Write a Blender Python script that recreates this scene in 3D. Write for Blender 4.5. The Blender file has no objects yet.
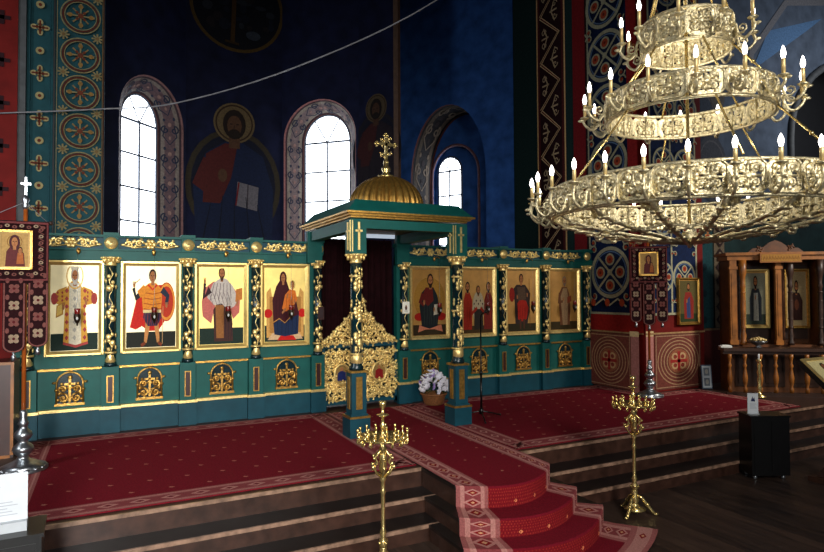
import bpy, math, random
from mathutils import Vector, Matrix
RN = random.Random(11)
S = bpy.context.scene
COL = S.collection
PI = math.pi
sin, cos = math.sin, math.cos

# ------------------------------------------------------------------ helpers
def lin(c):
    return tuple((x / 12.92 if x <= .04045 else ((x + .055) / 1.055) ** 2.4) for x in c[:3])

class MB:
    """collects vertices / faces (with an optional colour per face)"""
    def __init__(s):
        s.v = []; s.f = []; s.c = []; s.sm = []
    def add(s, vs, fs, c=None, sm=False):
        o = len(s.v)
        s.v += [Vector(p) for p in vs]
        for f in fs:
            s.f.append([i + o for i in f]); s.c.append(c); s.sm.append(sm)
        return s
    def mark(s): return len(s.v)
    def xf(s, M, start=0):
        for i in range(start, len(s.v)): s.v[i] = M @ s.v[i]
        return s
    def box(s, x0, x1, y0, y1, z0, z1, c=None):
        vs = [(x, y, z) for z in (z0, z1) for y in (y0, y1) for x in (x0, x1)]
        return s.add(vs, [(0, 2, 3, 1), (4, 5, 7, 6), (0, 1, 5, 4), (2, 6, 7, 3), (0, 4, 6, 2), (1, 3, 7, 5)], c)
    def taper(s, x0, x1, y0, y1, z0, z1, ix, iy, c=None):
        vs = [(x0, y0, z0), (x1, y0, z0), (x0, y1, z0), (x1, y1, z0),
              (x0 + ix, y0 + iy, z1), (x1 - ix, y0 + iy, z1), (x0 + ix, y1 - iy, z1), (x1 - ix, y1 - iy, z1)]
        return s.add(vs, [(0, 2, 3, 1), (4, 5, 7, 6), (0, 1, 5, 4), (2, 6, 7, 3), (0, 4, 6, 2), (1, 3, 7, 5)], c)
    def lathe(s, prof, cx=0, cy=0, cz=0, n=16, c=None, sm=True, flute=0):
        vs = []; fs = []
        for (r, z) in prof:
            for i in range(n):
                a = 2 * PI * i / n
                rr = r * (1 + (flute if i % 2 else 0))
                vs.append((cx + rr * cos(a), cy + rr * sin(a), cz + z))
        for k in range(len(prof) - 1):
            for i in range(n):
                j = (i + 1) % n
                fs.append((k * n + i, k * n + j, (k + 1) * n + j, (k + 1) * n + i))
        fs.append(list(range(n))[::-1]); fs.append([(len(prof) - 1) * n + i for i in range(n)])
        return s.add(vs, fs, c, sm)
    def tube(s, pts, r, n=6, c=None, closed=False, flat=1.0, sm=True):
        pts = [Vector(p) for p in pts]; m = len(pts)
        rs = r if isinstance(r, (list, tuple)) else [r] * m
        vs = []; fs = []; up = None
        for i, p in enumerate(pts):
            if closed: t = pts[(i + 1) % m] - pts[i - 1]
            else: t = pts[min(i + 1, m - 1)] - pts[max(i - 1, 0)]
            if t.length < 1e-9: t = Vector((0, 0, 1))
            t.normalize()
            if up is None:
                up = Vector((0, 1, 0)) if abs(t.y) < .9 else Vector((1, 0, 0))
            a = up - t * up.dot(t)
            if a.length < 1e-6: a = t.orthogonal()
            a.normalize(); up = a; b = t.cross(a)
            for k in range(n):
                g = 2 * PI * k / n
                vs.append(p + a * (cos(g) * rs[i] * flat) + b * (sin(g) * rs[i]))
        for i in range(m if closed else m - 1):
            for k in range(n):
                l = (k + 1) % n; i2 = (i + 1) % m
                fs.append((i * n + k, i * n + l, i2 * n + l, i2 * n + k))
        if not closed:
            fs.append(list(range(n))[::-1]); fs.append([(m - 1) * n + k for k in range(n)])
        return s.add(vs, fs, c, sm)
    def ball(s, p, r, nu=8, nv=5, c=None):
        rx, ry, rz = r if isinstance(r, (tuple, list)) else (r, r, r)
        vs = [(p[0], p[1], p[2] - rz)]; fs = []
        for k in range(1, nv):
            t = -PI / 2 + PI * k / nv
            for i in range(nu):
                a = 2 * PI * i / nu
                vs.append((p[0] + rx * cos(t) * cos(a), p[1] + ry * cos(t) * sin(a), p[2] + rz * sin(t)))
        vs.append((p[0], p[1], p[2] + rz)); L = len(vs) - 1
        for i in range(nu):
            j = (i + 1) % nu
            fs.append((0, 1 + j, 1 + i))
            for k in range(nv - 2):
                fs.append((1 + k * nu + i, 1 + k * nu + j, 1 + (k + 1) * nu + j, 1 + (k + 1) * nu + i))
            fs.append((L, 1 + (nv - 2) * nu + i, 1 + (nv - 2) * nu + j))
        return s.add(vs, fs, c, True)
    def prism(s, poly, y0, y1, c=None):
        """polygon in xz (anticlockwise seen from -Y) extruded from y0 (front) to y1"""
        n = len(poly)
        vs = [(x, y0, z) for x, z in poly] + [(x, y1, z) for x, z in poly]
        fs = [list(range(n)), [n + i for i in range(n)][::-1]]
        for i in range(n):
            j = (i + 1) % n
            fs.append((j, i, n + i, n + j))
        return s.add(vs, fs, c)
    def scroll(s, cx, cz, r, a0=0., d=1, turns=1.35, w=.012, y=0., n=5, flat=.8, leaves=True, m=13):
        pts = []; rs = []
        for i in range(m):
            t = i / (m - 1); a = a0 + d * turns * 2 * PI * t; q = r * (1 - .82 * t)
            pts.append((cx + q * cos(a), y, cz + q * sin(a))); rs.append(w * (1.0 - .45 * t))
        s.tube(pts, rs, n, flat=flat); s.ball(pts[-1], (w * 1.5, w * flat * 1.3, w * 1.5), 6, 4)
        if leaves:
            for q in (2, 4, 6):
                a = a0 + d * turns * 2 * PI * q / (m - 1); p = pts[q]
                s.ball((p[0] + cos(a) * w * 1.5, y, p[2] + sin(a) * w * 1.5), (w * 1.3, w * .9, w * 1.3), 6, 4)
    def build(s, name, m, parent=None, world=False, loc=None, rot=None, sub=None):
        me = bpy.data.meshes.new(name)
        off = Vector((0, 0, 0))
        if world and parent is not None:
            p = parent
            while p is not None: off += p.location; p = p.parent
        me.from_pydata([tuple(v - off) for v in s.v], [], s.f)
        if any(c is not None for c in s.c):
            at = me.color_attributes.new('Col', 'FLOAT_COLOR', 'CORNER')
            dat = []
            for f, c in zip(s.f, s.c):
                q = lin(c) if c else (1, 1, 1)
                dat += [q[0], q[1], q[2], 1.0] * len(f)
            at.data.foreach_set('color', dat)
        me.polygons.foreach_set('use_smooth', s.sm)
        me.materials.append(m)
        me.update()
        o = bpy.data.objects.new(name, me); COL.objects.link(o)
        if parent is not None: o.parent = parent
        if loc is not None: o.location = loc
        if rot is not None: o.rotation_euler = rot
        return o

class Paint(MB):
    """flat painted shapes in the local xz plane, seen from -Y, each a hair above the last"""
    def __init__(s, eps=.0005, x0=0, z0=0, sx=1, sz=1):
        super().__init__(); s.e = eps; s.k = 0; s.o = (x0, z0, sx, sz)
    def P(s, x, z):
        return (s.o[0] + x * s.o[2], -s.e * s.k, s.o[1] + z * s.o[3])
    def poly(s, pts, c, keep=False):
        if not keep: s.k += 1
        a = sum(pts[i][0] * pts[(i + 1) % len(pts)][1] - pts[(i + 1) % len(pts)][0] * pts[i][1] for i in range(len(pts)))
        if a < 0: pts = pts[::-1]
        s.add([s.P(*p) for p in pts], [list(range(len(pts)))], c)
    def rect(s, x0, z0, x1, z1, c, keep=False): s.poly([(x0, z0), (x1, z0), (x1, z1), (x0, z1)], c, keep)
    def ell(s, cx, cz, rx, rz, c, n=18, keep=False, a0=0, a1=2 * PI):
        s.poly([(cx + rx * cos(a0 + (a1 - a0) * i / n), cz + rz * sin(a0 + (a1 - a0) * i / n)) for i in range(n + (0 if abs(a1 - a0 - 2 * PI) < 1e-6 else 1))], c, keep)
    def ring(s, cx, cz, r0, r1, c, n=28, ratio=1.0, keep=False):
        if not keep: s.k += 1
        vs = []; fs = []
        for i in range(n):
            a = 2 * PI * i / n
            vs += [s.P(cx + r0 * ratio * cos(a), cz + r0 * sin(a)), s.P(cx + r1 * ratio * cos(a), cz + r1 * sin(a))]
        for i in range(n):
            j = (i + 1) % n
            fs.append((2 * i, 2 * i + 1, 2 * j + 1, 2 * j))
        s.add(vs, fs, c)
    def line(s, pts, w, c, keep=False):
        if not keep: s.k += 1
        ws = w if isinstance(w, (list, tuple)) else [w] * len(pts)
        vs = []; fs = []
        for i, (x, z) in enumerate(pts):
            a = pts[max(i - 1, 0)]; b = pts[min(i + 1, len(pts) - 1)]
            dx, dz = b[0] - a[0], b[1] - a[1]; L = math.hypot(dx, dz) or 1
            nx, nz = -dz / L * ws[i] / 2, dx / L * ws[i] / 2
            vs += [s.P(x + nx, z + nz), s.P(x - nx, z - nz)]
        for i in range(len(pts) - 1): fs.append((2 * i, 2 * i + 1, 2 * i + 3, 2 * i + 2))
        s.add(vs, fs, c)
    def spiral(s, cx, cz, r, a0, d, w, c, turns=1.1, m=12, keep=True):
        s.line([(cx + r * (1 - .8 * i / (m - 1)) * cos(a0 + d * turns * 2 * PI * i / (m - 1)),
                 cz + r * (1 - .8 * i / (m - 1)) * sin(a0 + d * turns * 2 * PI * i / (m - 1))) for i in range(m)], w, c, keep)

def thing(name, label, cat, loc=(0, 0, 0), rotz=0., group=None):
    o = bpy.data.objects.new(name, None); COL.objects.link(o)
    o.location = loc; o.rotation_euler = (0, 0, rotz); o.empty_display_size = .1
    o['label'] = label; o['category'] = cat
    if group: o['group'] = group
    return o
def tag(o, label, cat, group=None):
    o['label'] = label; o['category'] = cat
    if group: o['group'] = group
    return o
def struct(o):
    o['kind'] = 'structure'; return o
def plab(o, label):
    o['label'] = label; return o
def dup(root, label=None):
    c = root.copy(); COL.objects.link(c)
    if label: c['label'] = label
    for ch in list(root.children):
        d = ch.copy(); COL.objects.link(d); d.parent = c
        for g in list(ch.children):
            e = g.copy(); COL.objects.link(e); e.parent = d
    return c
def inst(o, parent, loc=(0, 0, 0), rot=(0, 0, 0)):
    c = o.copy(); COL.objects.link(c); c.parent = parent; c.location = loc; c.rotation_euler = rot
    return c

# ------------------------------------------------------------------ materials
def mat(name, col, rough=.5, metal=0., var=.25, scale=12., bump=0., bscale=60., spec=.5, coat=0., emit=None, es=0.):
    m = bpy.data.materials.new(name); m.use_nodes = True
    nt = m.node_tree; b = nt.nodes['Principled BSDF']
    b.inputs['Roughness'].default_value = rough; b.inputs['Metallic'].default_value = metal
    b.inputs['Specular IOR Level'].default_value = spec
    if coat: b.inputs['Coat Weight'].default_value = coat; b.inputs['Coat Roughness'].default_value = .12
    tc = nt.nodes.new('ShaderNodeTexCoord'); nz = nt.nodes.new('ShaderNodeTexNoise')
    nz.inputs['Scale'].default_value = scale; nz.inputs['Detail'].default_value = 4
    nt.links.new(tc.outputs['Object'], nz.inputs['Vector'])
    mr = nt.nodes.new('ShaderNodeMapRange')
    mr.inputs['From Min'].default_value = .3; mr.inputs['From Max'].default_value = .7
    mr.inputs['To Min'].default_value = 1 - var; mr.inputs['To Max'].default_value = 1 + var
    nt.links.new(nz.outputs['Fac'], mr.inputs['Value'])
    mx = nt.nodes.new('ShaderNodeVectorMath'); mx.operation = 'SCALE'
    if col == 'ATTR':
        at = nt.nodes.new('ShaderNodeAttribute'); at.attribute_name = 'Col'
        nt.links.new(at.outputs['Color'], mx.inputs[0])
    else:
        mx.inputs[0].default_value = lin(col)
    nt.links.new(mr.outputs['Result'], mx.inputs['Scale'])
    nt.links.new(mx.outputs['Vector'], b.inputs['Base Color'])
    if bump:
        n2 = nt.nodes.new('ShaderNodeTexNoise'); n2.inputs['Scale'].default_value = bscale; n2.inputs['Detail'].default_value = 3
        nt.links.new(tc.outputs['Object'], n2.inputs['Vector'])
        bp = nt.nodes.new('ShaderNodeBump'); bp.inputs['Strength'].default_value = bump; bp.inputs['Distance'].default_value = .01
        nt.links.new(n2.outputs['Fac'], bp.inputs['Height']); nt.links.new(bp.outputs['Normal'], b.inputs['Normal'])
    if emit:
        b.inputs['Emission Color'].default_value = (*lin(emit), 1); b.inputs['Emission Strength'].default_value = es
    return m

def wood_floor_mat(name, c1, c2, w, rough, axis='X'):
    m = bpy.data.materials.new(name); m.use_nodes = True
    nt = m.node_tree; b = nt.nodes['Principled BSDF']; N = nt.nodes.new; L = nt.links.new
    tc = N('ShaderNodeTexCoord'); sp = N('ShaderNodeSeparateXYZ'); L(tc.outputs['Object'], sp.inputs[0])
    dv = N('ShaderNodeMath'); dv.operation = 'DIVIDE'; dv.inputs[1].default_value = w; L(sp.outputs[axis], dv.inputs[0])
    fr = N('ShaderNodeMath'); fr.operation = 'FRACT'; L(dv.outputs[0], fr.inputs[0])
    fl = N('ShaderNodeMath'); fl.operation = 'FLOOR'; L(dv.outputs[0], fl.inputs[0])
    wn = N('ShaderNodeTexWhiteNoise'); wn.noise_dimensions = '1D'; L(fl.outputs[0], wn.inputs['W'])
    mp = N('ShaderNodeMapping'); mp.inputs['Scale'].default_value = (14, 1.6, 14) if axis == 'X' else (1.6, 14, 14)
    L(tc.outputs['Object'], mp.inputs['Vector'])
    nz = N('ShaderNodeTexNoise'); nz.inputs['Scale'].default_value = 1.6; nz.inputs['Detail'].default_value = 5; L(mp.outputs[0], nz.inputs['Vector'])
    ad = N('ShaderNodeMath'); ad.operation = 'MULTIPLY_ADD'; ad.inputs[1].default_value = .45; L(wn.outputs['Value'], ad.inputs[0]); L(nz.outputs['Fac'], ad.inputs[2])
    rp = N('ShaderNodeValToRGB'); rp.color_ramp.elements[0].position = .35; rp.color_ramp.elements[1].position = .95
    rp.color_ramp.elements[0].color = (*lin(c1), 1); rp.color_ramp.elements[1].color = (*lin(c2), 1); L(ad.outputs[0], rp.inputs[0])
    gt = N('ShaderNodeMath'); gt.operation = 'GREATER_THAN'; gt.inputs[1].default_value = .05; L(fr.outputs[0], gt.inputs[0])
    ga = N('ShaderNodeMath'); ga.operation = 'MULTIPLY_ADD'; ga.inputs[1].default_value = .8; ga.inputs[2].default_value = .2; L(gt.outputs[0], ga.inputs[0])
    mx = N('ShaderNodeVectorMath'); mx.operation = 'SCALE'; L(rp.outputs[0], mx.inputs[0]); L(ga.outputs[0], mx.inputs['Scale'])
    L(mx.outputs[0], b.inputs['Base Color'])
    rr = N('ShaderNodeMapRange'); rr.inputs['To Min'].default_value = rough - .12; rr.inputs['To Max'].default_value = rough + .2; L(nz.outputs['Fac'], rr.inputs['Value'])
    L(rr.outputs[0], b.inputs['Roughness'])
    return m

M = {}
M['navy'] = mat('navy_plaster', (.055, .07, .16), .75, var=.4, scale=3, spec=.12)
M['blue'] = mat('blue_plaster', (.17, .32, .57), .7, var=.35, scale=3, spec=.12)
M['darkgreen'] = mat('dark_green_plaster', (.09, .16, .16), .7, var=.3, scale=4, spec=.12)
M['green_wall'] = mat('teal_plaster', (.10, .245, .27), .7, var=.22, scale=5, spec=.12)
M['red_wall'] = mat('red_plaster', (.40, .085, .075), .7, var=.2, scale=5, spec=.12)
M['greyblue'] = mat('grey_blue_plaster', (.29, .33, .39), .75, var=.3, scale=3, spec=.12)
M['grey'] = mat('grey_plaster', (.25, .26, .27), .7)
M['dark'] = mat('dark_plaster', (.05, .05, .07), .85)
M['ceil'] = mat('ceiling_plaster', (.10, .12, .22), .85)
M['paint'] = mat('mural_paint', 'ATTR', .7, var=.22, scale=25, spec=.12)
M['icon'] = mat('icon_paint', 'ATTR', .6, var=.16, scale=40, spec=.15)
M['cloth'] = mat('printed_cloth', 'ATTR', .9, var=.22, scale=60, spec=.15)
M['teal'] = mat('teal_enamel', (.06, .325, .30), .5, var=.12, scale=6, spec=.25)
M['teal_d'] = mat('dark_teal_enamel', (.055, .25, .30), .5, var=.15, scale=6, spec=.25)
M['shaft'] = mat('deep_green_enamel', (.03, .14, .16), .25, var=.2)
M['gold'] = mat('gilded_carving', (.97, .85, .55), .34, .7, var=.2, scale=30, bump=.3, bscale=90)
M['gold_d'] = mat('old_gilding', (.74, .57, .28), .34, .85, var=.3, scale=25, bump=.35, bscale=70)
M['leaf'] = mat('gold_leaf', (.97, .86, .50), .44, .5, var=.10, scale=8)
M['frame'] = mat('gold_frame', (.95, .82, .5), .33, .7, var=.1, scale=20)
M['brass'] = mat('polished_brass', (.85, .75, .49), .26, .9, var=.2, scale=30)
M['chand'] = mat('chandelier_brass', (.84, .79, .64), .38, .85, var=.4, scale=45, bump=.5, bscale=120)
M['silver'] = mat('dull_silver', (.62, .64, .66), .3, .95, var=.25, scale=20)
M['maroon'] = mat('maroon_velvet', (.15, .03, .04), .95, var=.3, scale=20, spec=.1)
M['curtain'] = mat('dark_red_curtain', (.11, .025, .035), .95, var=.3, scale=8, spec=.1)
M['step'] = mat('brown_painted_wood', (.225, .145, .115), .28, var=.4, scale=9, bump=.2, bscale=14)
M['tread'] = mat('shaded_brown_tread', (.075, .05, .045), .45, var=.4, scale=9)  # shade on the treads put into their colour, darker than the risers
M['nosing'] = mat('worn_step_edge', (.52, .41, .34), .3, var=.5, scale=14)
M['floor'] = wood_floor_mat('old_floorboards', (.07, .052, .047), (.25, .185, .15), .15, .42)
M['plat'] = mat('platform_boards', (.20, .12, .09), .5)
M['carpet'] = mat('red_carpet', 'ATTR', .95, var=.22, scale=70, bump=.4, bscale=250, spec=.1)
M['wood'] = mat('golden_oak', (.55, .33, .11), .4, var=.35, scale=7, bump=.1)
M['wood_m'] = mat('brown_oak', (.36, .20, .08), .45, var=.35, scale=7)
M['wood_d'] = mat('dark_oak', (.19, .10, .05), .45, var=.35, scale=7)
M['brown'] = mat('brown_lacquer', (.20, .07, .05), .4, var=.2)
M['orange'] = mat('orange_wood_pole', (.60, .30, .10), .35, var=.2)
M['black'] = mat('black_paint', (.022, .022, .026), .35, var=.2)
M['paper'] = mat('white_paper', 'ATTR', .7, var=.04)
M['white'] = mat('white_enamel', (.82, .84, .85), .4, var=.05)
M['bulb'] = mat('lit_bulb', (1, 1, 1), .2, emit=(1, .97, .95), es=7.)
M['candle'] = mat('candle_sleeve', (.80, .70, .48), .4, .5)
M['pane'] = mat('bright_window_glass', (1, 1, 1), .2, emit=(.93, .96, 1.), es=5.5)
M['bar'] = mat('window_lead', (.30, .33, .38), .6)
M['glassred'] = mat('lamp_glass', (.75, .75, .73), .3, var=.1)
M['bronze'] = mat('dark_bronze', (.20, .15, .10), .35, .7)
M['redglass'] = mat('red_glass', (.42, .06, .05), .2)
M['petal'] = mat('white_petal', (.93, .92, .95), .8, var=.12, scale=30)
M['lilac'] = mat('lilac_petal', (.66, .56, .80), .8, var=.12, scale=30)
M['wicker'] = mat('wicker', (.52, .33, .18), .7, var=.4, scale=60, bump=.5)
M['leafg'] = mat('green_foliage', (.12, .25, .10), .7)
M['wire'] = mat('grey_cable', (.45, .45, .47), .5)

# ------------------------------------------------------------------ levels
FZ = -.5                       # nave floor; the platform top is z = 0
CH = 9.6                       # ceiling
b = MB(); b.box(-9, 20, -12, 5.0, FZ - .1, FZ); struct(b.build('floor', M['floor']))
b = MB(); b.box(-9, 20, -12, 17, CH, CH + .1); struct(b.build('ceiling', M['ceil']))

# platform with three steps along its front
RZ = [0., -.19, -.345, FZ]
EY = [5.40, 5.13, 4.86]
pl = MB(); pl.box(-9, 20, 5.4, 17, FZ, -.03)
plat = struct(pl.build('altar_platform', M['step']))
for k in range(3):
    t = MB(); t.box(-9, 20, EY[k] - .0, 17 if k == 0 else EY[k] + .27, RZ[k] - .03, RZ[k])
    struct(t.build('platform_tread', M['plat'] if k == 0 else M['tread'], plat))
    n = MB(); n.box(-9, 20, EY[k] - .022, EY[k], RZ[k] - .032, RZ[k] + .001)
    struct(n.build('step_edge', M['nosing'], plat))
    if k: 
        r = MB(); r.box(-9, 20, EY[k], EY[k] + .27, FZ, RZ[k] - .03); struct(r.build('platform_riser', M['step'], plat))

# ambo: the tongue of the platform under the runner, with rounded front steps
AL = [(2.81, 4.72), (2.70, 4.48), (2.60, 4.25)]
AR = [(4.02, 4.88), (4.16, 4.64), (4.34, 4.47)]
BUL = [.30, .34, .38]
def arc_pt(k, u, grow=0.):
    l, r = AL[k], AR[k]
    x = l[0] + (r[0] - l[0]) * u; y = l[1] + (r[1] - l[1]) * u - BUL[k] * (1 - (2 * u - 1) ** 2) - grow
    return x, y
for k in range(3):
    def outline(g, k=k):
        yb = 5.39 if k == 0 else EY[k] - .024
        pts = [(AL[k][0] - g, yb)] + [(AL[k][0] - g, AL[k][1] - g)] + [arc_pt(k, i / 16, g) for i in range(1, 16)] + [(AR[k][0] + g, AR[k][1] - g), (AR[k][0] + g, yb)]
        return pts
    o1 = outline(-.015); z0, z1 = (FZ, RZ[k] - .03)
    n = len(o1)
    r = MB(); r.add([(x, y, z0) for x, y in o1] + [(x, y, z1) for x, y in o1], [(i, i + 1, n + i + 1, n + i) for i in range(n - 1)] + [list(range(n, 2 * n))])
    struct(r.build('ambo_step', M['step'], plat))
    o2 = outline(.0); z0, z1 = RZ[k] - .03, RZ[k]
    t = MB(); t.add([(x, y, z0) for x, y in o2] + [(x, y, z1) for x, y in o2], [(i, i + 1, n + i + 1, n + i) for i in range(n - 1)] + [list(range(n, 2 * n)), list(range(n))[::-1]])
    struct(t.build('ambo_tread', M['tread'], plat))

# ------------------------------------------------------------------ carpets
CR = (.43, .07, .125); CB = (.58, .34, .33); CB2 = (.68, .47, .44); SPR = (.66, .42, .36); CD = (.25, .03, .06); CM = (.50, .23, .24)
def flat_carpet(name, label, x0, x1, y0, y1, bw, edges='LRFB', z=.002, sp=(.33, .30), cut=None):
    c = MB()
    if cut: c.box(x0, cut[0], y0, y1, z, z + .010, CR); c.box(cut[0], x1, y0, cut[1], z, z + .010, CR)
    else: c.box(x0, x1, y0, y1, z, z + .010, CR)
    zz = z + .0112
    def q(a, b_, c_, d, col, dz=0.): c.add([(a, c_, zz + dz), (b_, c_, zz + dz), (b_, d, zz + dz), (a, d, zz + dz)], [(0, 1, 2, 3)], col)
    segs = []
    if 'F' in edges: segs.append((x0, x1, y0, y0 + bw, 0))
    if 'B' in edges: segs.append((x0, cut[0] if cut else x1, y1 - bw, y1, 0))
    if cut: segs.append((cut[0] - bw, x1, cut[1] - bw, cut[1], 0)); segs.append((cut[0] - bw, cut[0], cut[1], y1, 1))
    if 'L' in edges: segs.append((x0, x0 + bw, y0, y1, 1))
    if 'R' in edges: segs.append((x1 - bw, x1, y0, cut[1] if cut else y1, 1))
    for (a, b_, c_, d, v) in segs:
        q(a, b_, c_, d, CB)
        if v == 0:
            q(a, b_, c_ + .1 * bw, c_ + .16 * bw, CB2, .0006); q(a, b_, d - .16 * bw, d - .1 * bw, CB2, .0006)
            q(a, b_, c_ + .26 * bw, d - .26 * bw, CM, .0004)
            n = int((b_ - a) / .24)
            for i in range(n):
                cx = a + (i + .5) * (b_ - a) / n; cy = (c_ + d) / 2
                dia(c, cx, cy, .085, bw * .2, zz + .0009, CB2); dia(c, cx, cy, .04, bw * .1, zz + .0013, (.44, .15, .17))
        else:
            q(a + .1 * bw, a + .16 * bw, c_, d, CB2, .0006); q(b_ - .16 * bw, b_ - .1 * bw, c_, d, CB2, .0006)
            q(a + .26 * bw, b_ - .26 * bw, c_, d, CM, .0004)
            n = int((d - c_) / .24)
            for i in range(n):
                cy = c_ + (i + .5) * (d - c_) / n; cx = (a + b_) / 2
                dia(c, cx, cy, bw * .2, .085, zz + .0009, CB2); dia(c, cx, cy, bw * .1, .04, zz + .0013, (.44, .15, .17))
    ix0 = x0 + (bw if 'L' in edges else 0); ix1 = x1 - (bw if 'R' in edges else 0)
    iy0 = y0 + (bw if 'F' in edges else 0); iy1 = y1 - (bw if 'B' in edges else 0)
    r = 0; y = iy0 + .14
    while y < iy1 - .08:
        x = ix0 + .12 + (sp[0] / 2 if r % 2 else 0)
        while x < ix1 - .08:
            if cut and y > cut[1] - bw - .05 and x > cut[0] - bw - .05:
                x += sp[0]; continue
            dia(c, x, y, .026, .016, zz, SPR); dia(c, x - .014, y + .010, .012, .015, zz + .0003, SPR)
            x += sp[0]
        y += sp[1]; r += 1
    return tag(c.build(name, M['carpet']), label, 'carpet')
def dia(c, x, y, rx, ry, z, col):
    c.add([(x - rx, y, z), (x, y - ry, z), (x + rx, y, z), (x, y + ry, z)], [(0, 1, 2, 3)], col)

flat_carpet('platform_carpet', 'deep red sprigged carpet with pinkish border on the platform left of the runner', -.85, 2.80, 5.47, 8.40, .26)
flat_carpet('platform_carpet', 'deep red sprigged carpet with pinkish border on the platform right of the runner', 4.06, 9.32, 5.47, 8.42, .26, cut=(8.12, 7.28))

# runner: from the doors over the ambo and down its rounded steps on to the floor
def runner():
    c = MB()
    rows = []          # each row: function u -> (x, y, z), and distance along
    LX, RX = 2.82, 4.03
    g = .008
    for y in [8.35 - .15 * i for i in range(20)]:
        rows.append((lambda u, y=y: (LX + (RX - LX) * u, y, .012)))
    def rw(k, grow, z):
        return lambda u: (*arc_pt(k, u, grow), z)
    def mid(k, t, z):
        def f(u):
            a = (LX + (RX - LX) * u, 5.35); p = arc_pt(k, u, g)
            return (a[0] + (p[0] - a[0]) * t, a[1] + (p[1] - a[1]) * t, z)
        return f
    for t in (.15, .4, .7): rows.append(mid(0, t, .012))
    for k in range(3):
        zt = RZ[k] + .012; zb = RZ[k + 1] + .012
        rows.append(rw(k, .004, zt)); rows.append(rw(k, .016, zt - .012))
        rows.append(rw(k, .016, (zt + zb) / 2)); rows.append(rw(k, .016, zb))
    fl = lambda t: (lambda u: (arc_pt(2, u, 0)[0] + (u - .45) * .55 * t, arc_pt(2, u, 0)[1] - .04 - t * .37, FZ + .012))
    for t in (.2, .5, .62, .9, 1.): rows.append(fl(t))
    us = [i / 40 for i in range(41)]
    bl = .20; br = .17
    for i in range(len(rows) - 1):
        for j in range(40):
            u = (us[j] + us[j + 1]) / 2; w = u if u < .5 else 1 - u
            bw = bl if u < .5 else br
            if w < bw + 1e-6:
                q = w / bw
                col = CB if q < .12 or q > .88 else (CB2 if q < .25 or q > .75 else CM)
            else: col = CR
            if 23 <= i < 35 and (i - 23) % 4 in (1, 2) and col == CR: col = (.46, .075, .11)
            if i >= len(rows) - 4: col = CB2 if i == len(rows) - 3 else CB
            a, b_ = us[j], us[j + 1]
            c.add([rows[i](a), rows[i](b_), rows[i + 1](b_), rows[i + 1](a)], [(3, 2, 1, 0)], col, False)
    # sprigs and border medallions following the same surface
    def at(i, t, u):
        p = Vector(rows[i](u)); q = Vector(rows[i + 1](u)); return p + (q - p) * t
    def spot(i, t, u, du, dt, col, lift=.002):
        e = [at(i, t, u - du), at(i, min(1, t + dt), u), at(i, t, u + du), at(i, max(0, t - dt), u)]
        nrm = (at(i, t, u + .01) - at(i, t, u - .01)).cross(at(i, min(1, t + .05), u) - at(i, max(0, t - .05), u))
        if nrm.length < 1e-9: return
        nrm.normalize()
        if nrm.z + (-nrm.y) * .8 < 0: nrm = -nrm
        c.add([p + nrm * lift for p in e], [(3, 2, 1, 0)], col)
    r = 0
    for i in range(1, len(rows) - 5, 2):
        L = (at(i, 1, .5) - at(i, 0, .5)).length
        if L < .05: continue
        for k in range(3):
            u = .32 + .2 * k + (.09 if r % 2 else 0)
            spot(i, .5, u, .015, min(.4, .018 / L), SPR if i < 24 else (.86, .50, .34))
        r += 1
    for i in range(0, len(rows) - 1):
        L = (at(i, 1, .1) - at(i, 0, .1)).length
        if L < .06: continue
        for u, wd in ((.10, .06), (.915, .045)):
            spot(i, .5, u, wd, .42, CB2); spot(i, .5, u, wd * .6, .26, (.48, .07, .09), .003); spot(i, .5, u, wd * .25, .12, (.75, .55, .42), .004)
    for i in (24, 25, 28, 29, 32, 33):
        for v in range(3):
            for q in range(34): spot(i, (v + .5) / 3, .20 + .018 * q + (.009 if v % 2 else 0), .0045, .10, (.60, .20, .16))
    o = c.build('runner_carpet', M['carpet'])
    return tag(o, 'bright red runner carpet from the gilded doors down the rounded middle steps', 'carpet')
runner()

# ------------------------------------------------------------------ walls
def arch_pts(cx, a, zs, zp, rise, n=20):
    pts = [(cx - a, zs)]
    for i in range(n + 1):
        t = PI - PI * i / n
        pts.append((cx + a * cos(t), zp + rise * sin(t)))
    pts.append((cx + a, zs))
    return pts
def facet(name, A, B, mtl, z0=0., z1=CH, hole=None, thick=.0):
    """a stretch of wall from A to B (left to right as seen from inside) with an optional arched hole"""
    L = math.hypot(B[0] - A[0], B[1] - A[1]); rz = math.atan2(B[1] - A[1], B[0] - A[0])
    w = MB()
    if hole is None: w.add([(0, 0, z0), (L, 0, z0), (L, 0, z1), (0, 0, z1)], [(0, 1, 2, 3)])
    else:
        p = arch_pts(*hole); xs0, xs1 = p[0][0], p[-1][0]; zs = hole[2]
        w.add([(0, 0, z0), (xs0, 0, z0), (xs0, 0, z1), (0, 0, z1)], [(0, 1, 2, 3)])
        w.add([(xs1, 0, z0), (L, 0, z0), (L, 0, z1), (xs1, 0, z1)], [(0, 1, 2, 3)])
        w.add([(xs0, 0, z0), (xs1, 0, z0), (xs1, 0, zs), (xs0, 0, zs)], [(0, 1, 2, 3)])
        q = p[1:-1]
        for i in range(len(q) - 1):
            w.add([(q[i][0], 0, q[i][1]), (q[i + 1][0], 0, q[i + 1][1]), (q[i + 1][0], 0, z1), (q[i][0], 0, z1)], [(0, 1, 2, 3)])
    o = w.build(name, mtl, None, loc=(A[0], A[1], 0), rot=(0, 0, rz))
    return struct(o)
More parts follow.
